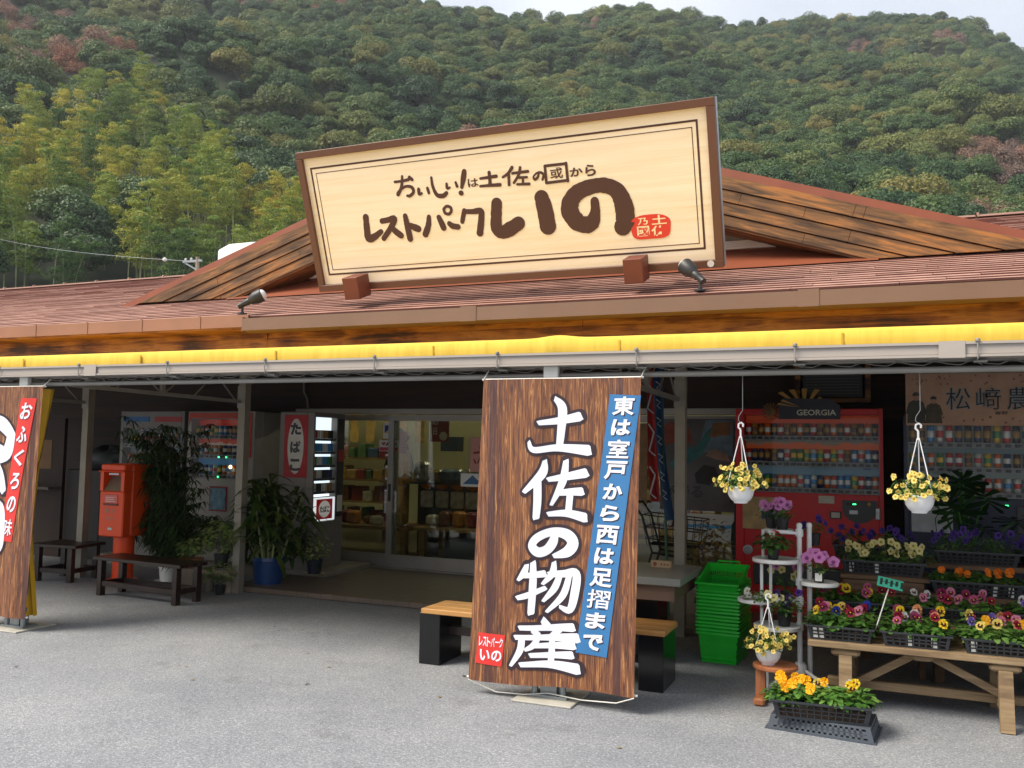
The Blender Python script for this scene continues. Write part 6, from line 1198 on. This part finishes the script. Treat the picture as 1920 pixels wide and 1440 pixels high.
for x in (-.09, .09): g = MB(); g.box(x-.03, x+.03, -.03, .03, .05, .219); g.build('leg', M_ST, t); g = MB(); g.box(x-.035, x+.035, -.12, .1, 0, .05, b=.012); g.build('foot', M_ST, t)
# ================================================================ POTTED PLANTS IN THE SHADE
def shrubmesh(n, rx, rz_, z0, seed, ln, wd, m, droop=.5, clump=0, base=(0, 0, 0)):
    q_ = random.Random(seed); g = MB(); cl = [(q_.gauss(0, rx*.5), q_.gauss(0, rx*.5), z0+rz_*q_.uniform(0, 2)) for _ in range(clump)] if clump else None
    for k in range(n):
        if cl: c = q_.choice(cl); p = (c[0]+q_.gauss(0, rx*.15), c[1]+q_.gauss(0, rx*.15), c[2]+q_.gauss(0, rz_*.12)); a = q_.uniform(0, 6.28); d = (math.cos(a), math.sin(a), q_.uniform(-.3, .7))
        else:
            a, e = q_.uniform(0, 6.28), q_.uniform(-1, 1); r = q_.uniform(.35, 1)**.6; p = (rx*r*math.cos(a)*math.sqrt(1-e*e), rx*r*math.sin(a)*math.sqrt(1-e*e), z0+rz_+rz_*e*r); d = (math.cos(a), math.sin(a), q_.uniform(-.2, .8))
        l = q_.uniform(*ln); g.leaf(p, d, l, l*wd, droop*q_.uniform(.5, 1.3))
    return g, cl
M_DKL = leafmat('dark_fine_leaf', '#16280f', '#28421a', .1, .25, .45, 6, '#3f5c28'); M_PLM = leafmat('cane_palm_leaf', '#142e0e', '#2b4a17', .1, .25, .4, 6, '#5c6a2c'); M_VAR = leafmat('variegated_leaf', '#2f5a26', '#6d8a45', .1, .3, .5, 22, '#c8c88a'); M_DRY = leafmat('dry_leaf', '#4a3a1a', '#8a7440', .1, .25, .7, 20, '#a89050')
# feathery bush
t = thing('feathery_bush', 'tall dark bush with fine drooping leaves in a white pot behind the dark bench', 'plant', (-7.6, 8.05, 0)); q_ = random.Random(5); g = MB(); st = MB()
for k in range(62):
    a = q_.uniform(0, 6.28); rad = q_.uniform(.1, .66)*(1.15 if k % 3 else .6); zt = q_.uniform(.55, 1.85); tip = Vector((-.1+rad*math.cos(a), rad*.4*math.sin(a), zt)); pts = [Vector((0, 0, .2)), Vector((tip.x*.35, tip.y*.35, zt*.55)), Vector((tip.x*.8, tip.y*.8, zt*.95)), tip]
    st.tube(pts, [.009, .006, .004, .002], 5)
    for j in range(15):
        u = .3+.7*j/14; p = pts[1].lerp(pts[3], (u-.3)/.7) if u > .3 else pts[1]
        c = p+Vector((q_.gauss(0, .05), q_.gauss(0, .05), q_.gauss(0, .05))); b = q_.uniform(0, 6.28)
        for f in range(8): ang = b+f*.8; g.leaf(c, (math.cos(ang), math.sin(ang), q_.uniform(-.25, .35)), q_.uniform(.08, .16), .021, q_.uniform(.4, 1.0), tip=.3)
g.build('leaves', M_DKL, t, fix=False); st.build('stems', M_TRK, t, True)
pot('white_pot', 'white ribbed plastic pot holding the feathery bush behind the dark bench', -7.6, 8.05, .012, .14, .25, M_WPL, None, M_WPL)
# cane palm in the blue pot
t = thing('cane_palm', 'leafy cane plant with long drooping leaves in the blue pot', 'plant', (-6.33, 8.2, .33)); q_ = random.Random(8); g = MB(); st = MB()
for k in range(27):
    a = q_.uniform(0, 6.28); r = q_.uniform(.03, .4); zt = q_.uniform(.32, .98)-r*.4; x, y = r*math.cos(a), r*math.sin(a); st.tube([(x*.4, y*.4, 0), (x, y, zt)], [.014, .011], 6)
    for j in range(19):
        b = j*2.4+k; e = q_.uniform(-.1, 1.1); z = zt-q_.uniform(0, .3); g.leaf((x, y, z), (math.cos(b), math.sin(b), e), q_.uniform(.24, .42), q_.uniform(.045, .068), q_.uniform(.3, 1.0), tip=.1)
g.build('leaves', M_PLM, t, fix=False); st.build('canes', M_CLM, t, True)
t = thing('blue_pot', 'deep blue round plant pot standing at the edge of the porch', 'pot', (-6.33, 8.2, .0)); g = MB(); g.lathe([(0, 0), (.14, 0), (.15, .01), (.178, .3), (.19, .31), (.19, .35), (.175, .35), (.17, .3), (0, .29)], n=32); g.build('pot_body', mat('glazed_blue', '#163a6d', .3, var=.08, coat=.3), t, 35)
# small variegated plants
def small(label, x, y, z, r, n, seed, m, lbl_pot, pr=.07, ph=.12, ln=(.04, .08), pm_=None, sau=None, hz=.12):
    pot('plant_pot', lbl_pot, x, y, z, pr, ph, pm_ or M_POT, None, sau); t = thing('potted_plant', label, 'plant', (x, y, z+ph*.85)); g, c = shrubmesh(n, r, hz, .02, seed, ln, .55, m); g.build('leaves', m, t, fix=False)
    s_ = MB(); [s_.tube([(0, 0, 0), (r*.5*math.cos(k), r*.5*math.sin(k), hz*1.3)], .004, 5) for k in range(6)]; s_.build('stems', M_TRK, t, True)
small('bushy plant with cream edged leaves on the stump stool left of the blue pot', -6.60, 7.74, .26, .24, 340, 31, M_VAR, 'black pot on a white saucer on the stump stool', .08, .15, (.05, .09), None, M_WPL, .18)
small('small variegated plant with pale yellow leaves behind the right end of the dark bench', -6.9, 7.62, .26, .16, 150, 32, M_VAR, 'terracotta bowl behind the right end of the dark bench', .13, .1, (.05, .09), mat('terracotta', '#8a5a3a', .7), None, .1)
small('small leafy plant in front of the cigarette machine', -6.02, 8.62, .135, .19, 200, 33, M_VAR, 'dark pot on a cream saucer before the cigarette machine', .1, .16, (.04, .08), mat('pot_navy', '#1a2030', .4), mat('saucer_cream', '#c9bd9a', .5), .13)
small('sprawling ivy plant trailing on the ground beside the left rear canopy post', -6.5, 7.62, 0.0, .15, 150, 34, M_VAR, 'low dark pot under the ivy beside the rear canopy post', .06, .1, (.04, .07), None, None, .12)
t = thing('stump_stool', 'pale concrete stool on round stump legs carrying a potted plant', 'stool', (-6.63, 7.74, 0)); M_STP = mat('stump_concrete', '#8a7f70', .85, var=.2, vs=9, bump=.3)
g = MB(); g.box(-.24, .24, -.14, .14, .19, .245, b=.02); g.build('slab', M_STP, t)
for x in (-.12, .12): g = MB(); g.lathe([(.05, 0), (.055, .03), (.05, .19)], x, 0, 16); g.build('leg', M_STP, t, 40)
t = thing('bowl_stand', 'low concrete block under the terracotta bowl behind the dark bench', 'block', (-6.9, 7.62, 0)); g = MB(); g.box(-.1, .1, -.08, .08, 0, .255, b=.01); g.build('block', M_STP, t)
# monstera and dry plant
t = thing('monstera', 'broad cut-leaved monstera plant behind the right hanging bowl', 'plant', (.62, 8.25, .6)); g = MB(); st = MB(); q_ = random.Random(3)
for k in range(11):
    a = q_.uniform(0, 6.28); r = q_.uniform(.1, .38); c = Vector((r*math.cos(a), r*math.sin(a)*.6-.1, q_.uniform(.35, .85))); st.tube([(0, 0, 0), (c.x*.5, c.y*.5, c.z*.7), c], .007, 5)
    M_ = Matrix.Translation(c) @ Matrix.Rotation(R(q_.uniform(-50, 50)), 4, 'Z') @ Matrix.Rotation(R(q_.uniform(-75, -25)), 4, 'X'); L_ = q_.uniform(.13, .2)
    for s in (-1, 1):
        for f in range(5): a0 = R(-70+f*32); ln_ = L_*(1.05-.12*abs(f-1.5)); g.add([M_ @ Vector(p) for p in ((0, L_*.35*(f-2)/2.5, 0), (s*ln_*math.cos(a0-.17), L_*.35*(f-2)/2.5+ln_*math.sin(a0-.17)*.8, -.02), (s*ln_*1.08*math.cos(a0), L_*.35*(f-2)/2.5+ln_*1.08*math.sin(a0)*.8, -.025), (s*ln_*math.cos(a0+.17), L_*.35*(f-2)/2.5+ln_*math.sin(a0+.17)*.8, -.02), (0, L_*.35*(f-1.2)/2.5, 0))], [(0, 1, 2, 3, 4)])
g.build('leaves', leafmat('monstera_leaf', '#122812', '#1f3d1a', .1, .2, .35, 5, '#345226'), t, fix=False); st.build('stems', M_STEM, t, True)
pot('monstera_pot', 'dark pot of the monstera behind the flower bench', .62, 8.25, .0, .2, .62, M_POT)
t = thing('dry_shrub', 'shrub with yellowed dry leaves standing behind the green basket stack', 'plant', (-1.46, 8.25, .06)); g, c = shrubmesh(520, .2, .42, .1, 41, (.04, .08), .5, M_DRY); g.build('leaves', M_DRY, t, fix=False); st = MB(); [st.tube([(0, 0, 0), (.12*math.cos(k*1.3), .12*math.sin(k*1.3), .7)], .006, 5) for k in range(7)]; st.build('stems', M_TRK, t, True)
# shopping cart and umbrella
t = thing('shopping_cart', 'dark wire shopping cart parked at the window behind the grey table', 'cart', (-2.1, 9.2, .06)); M_CRT = mat('cart_dark_wire', '#2a2b2c', .4, .5)
g = MB()
for z, e in ((.88, 0), (.76, .02), (.64, .04)): g.tube([(-.2+e, -.2+e, z), (.42-e, -.16+e, z-.04), (.42-e, .16-e, z-.04), (-.2+e, .2-e, z), (-.2+e, -.2+e, z)], .007, 6)
for k in range(9): u = k/8; [g.tube([(-.2+.62*u, s*(.2-.04*u), .88-.04*u), (-.16+.54*u, s*(.16-.04*u), .58)], .004, 5) for s in (-1, 1)]
for k in range(5): y = -.14+.07*k; g.tube([(-.16, y, .58), (.38, y*.8, .56)], .004, 5)
g.build('basket', M_CRT, t, True)
g = MB()
for s in (-1, 1): g.tube([(-.3, s*.2, 1.0), (-.2, s*.19, .86), (-.1, s*.18, .5), (-.22, s*.2, .1)], .012, 8); g.tube([(-.1, s*.18, .5), (.3, s*.16, .45), (.38, s*.18, .1)], .012, 8)
g.tube([(-.3, -.2, 1.0), (-.3, .2, 1.0)], .014, 8); g.build('frame', M_CRT, t, True)
for x in (-.22, .38):
    for s in (-1, 1): g = MB(); g.lathe([(0, -.012), (.045, -.012), (.05, 0), (.045, .012), (0, .012)], n=16, M=Matrix.Translation((x, s*.19, .05)) @ Matrix.Rotation(PI/2, 4, 'X')); g.build('wheel', M_BLK, t, True)
t = thing('umbrella', 'closed dark umbrella hanging by its hooked handle beside the red machine', 'umbrella', (-1.46, 9.62, .55)); g = MB(); g.tube([(-.05, 0, .52), (-.04, 0, .56), (-.015, 0, .57), (0, 0, .54), (0, 0, .3)], .008, 8); g.build('handle', M_BLK, t, True)
g = MB(); g.lathe([(0, -.3), (.012, -.28), (.045, .1), (.035, .28), (.01, .32)], n=12); g.build('canopy', mat('umbrella_green', '#14261c', .7, var=.2), t, True)
# loose litter on the asphalt
for i in range(14):
    x, y = RQ.uniform(-6, .8), RQ.uniform(4.2, 6.6); g = MB(); g.leaf((0, 0, .004), (math.cos(i), math.sin(i), 0), RQ.uniform(.02, .045), .018, 0); o = g.build('fallen_leaf', M_DRY if i % 2 else mat('leaf_dark', '#3a2f20', .8), None, fix=False, loc=(x, y, .002)); tag(o, 'small fallen leaf lying on the grey asphalt', 'leaf', 'fallen leaves on the asphalt')

# ================================================================ AIR
g = MB(); g.box(-560, 260, -80, 580, -1, 300); hz_ = g.build('haze', None)
hm = bpy.data.materials.new('valley_haze'); hm.use_nodes = True; n = hm.node_tree; n.nodes.remove(n.nodes['Principled BSDF']); pv = N(n, 'ShaderNodeVolumePrincipled'); pv.inputs['Color'].default_value = (.86, .92, 1, 1); pv.inputs['Density'].default_value = .0003; pv.inputs['Anisotropy'].default_value = .1
n.links.new(pv.outputs[0], n.nodes['Material Output'].inputs['Volume']); hz_.data.materials.clear(); hz_.data.materials.append(hm); hz_['kind'] = 'stuff'
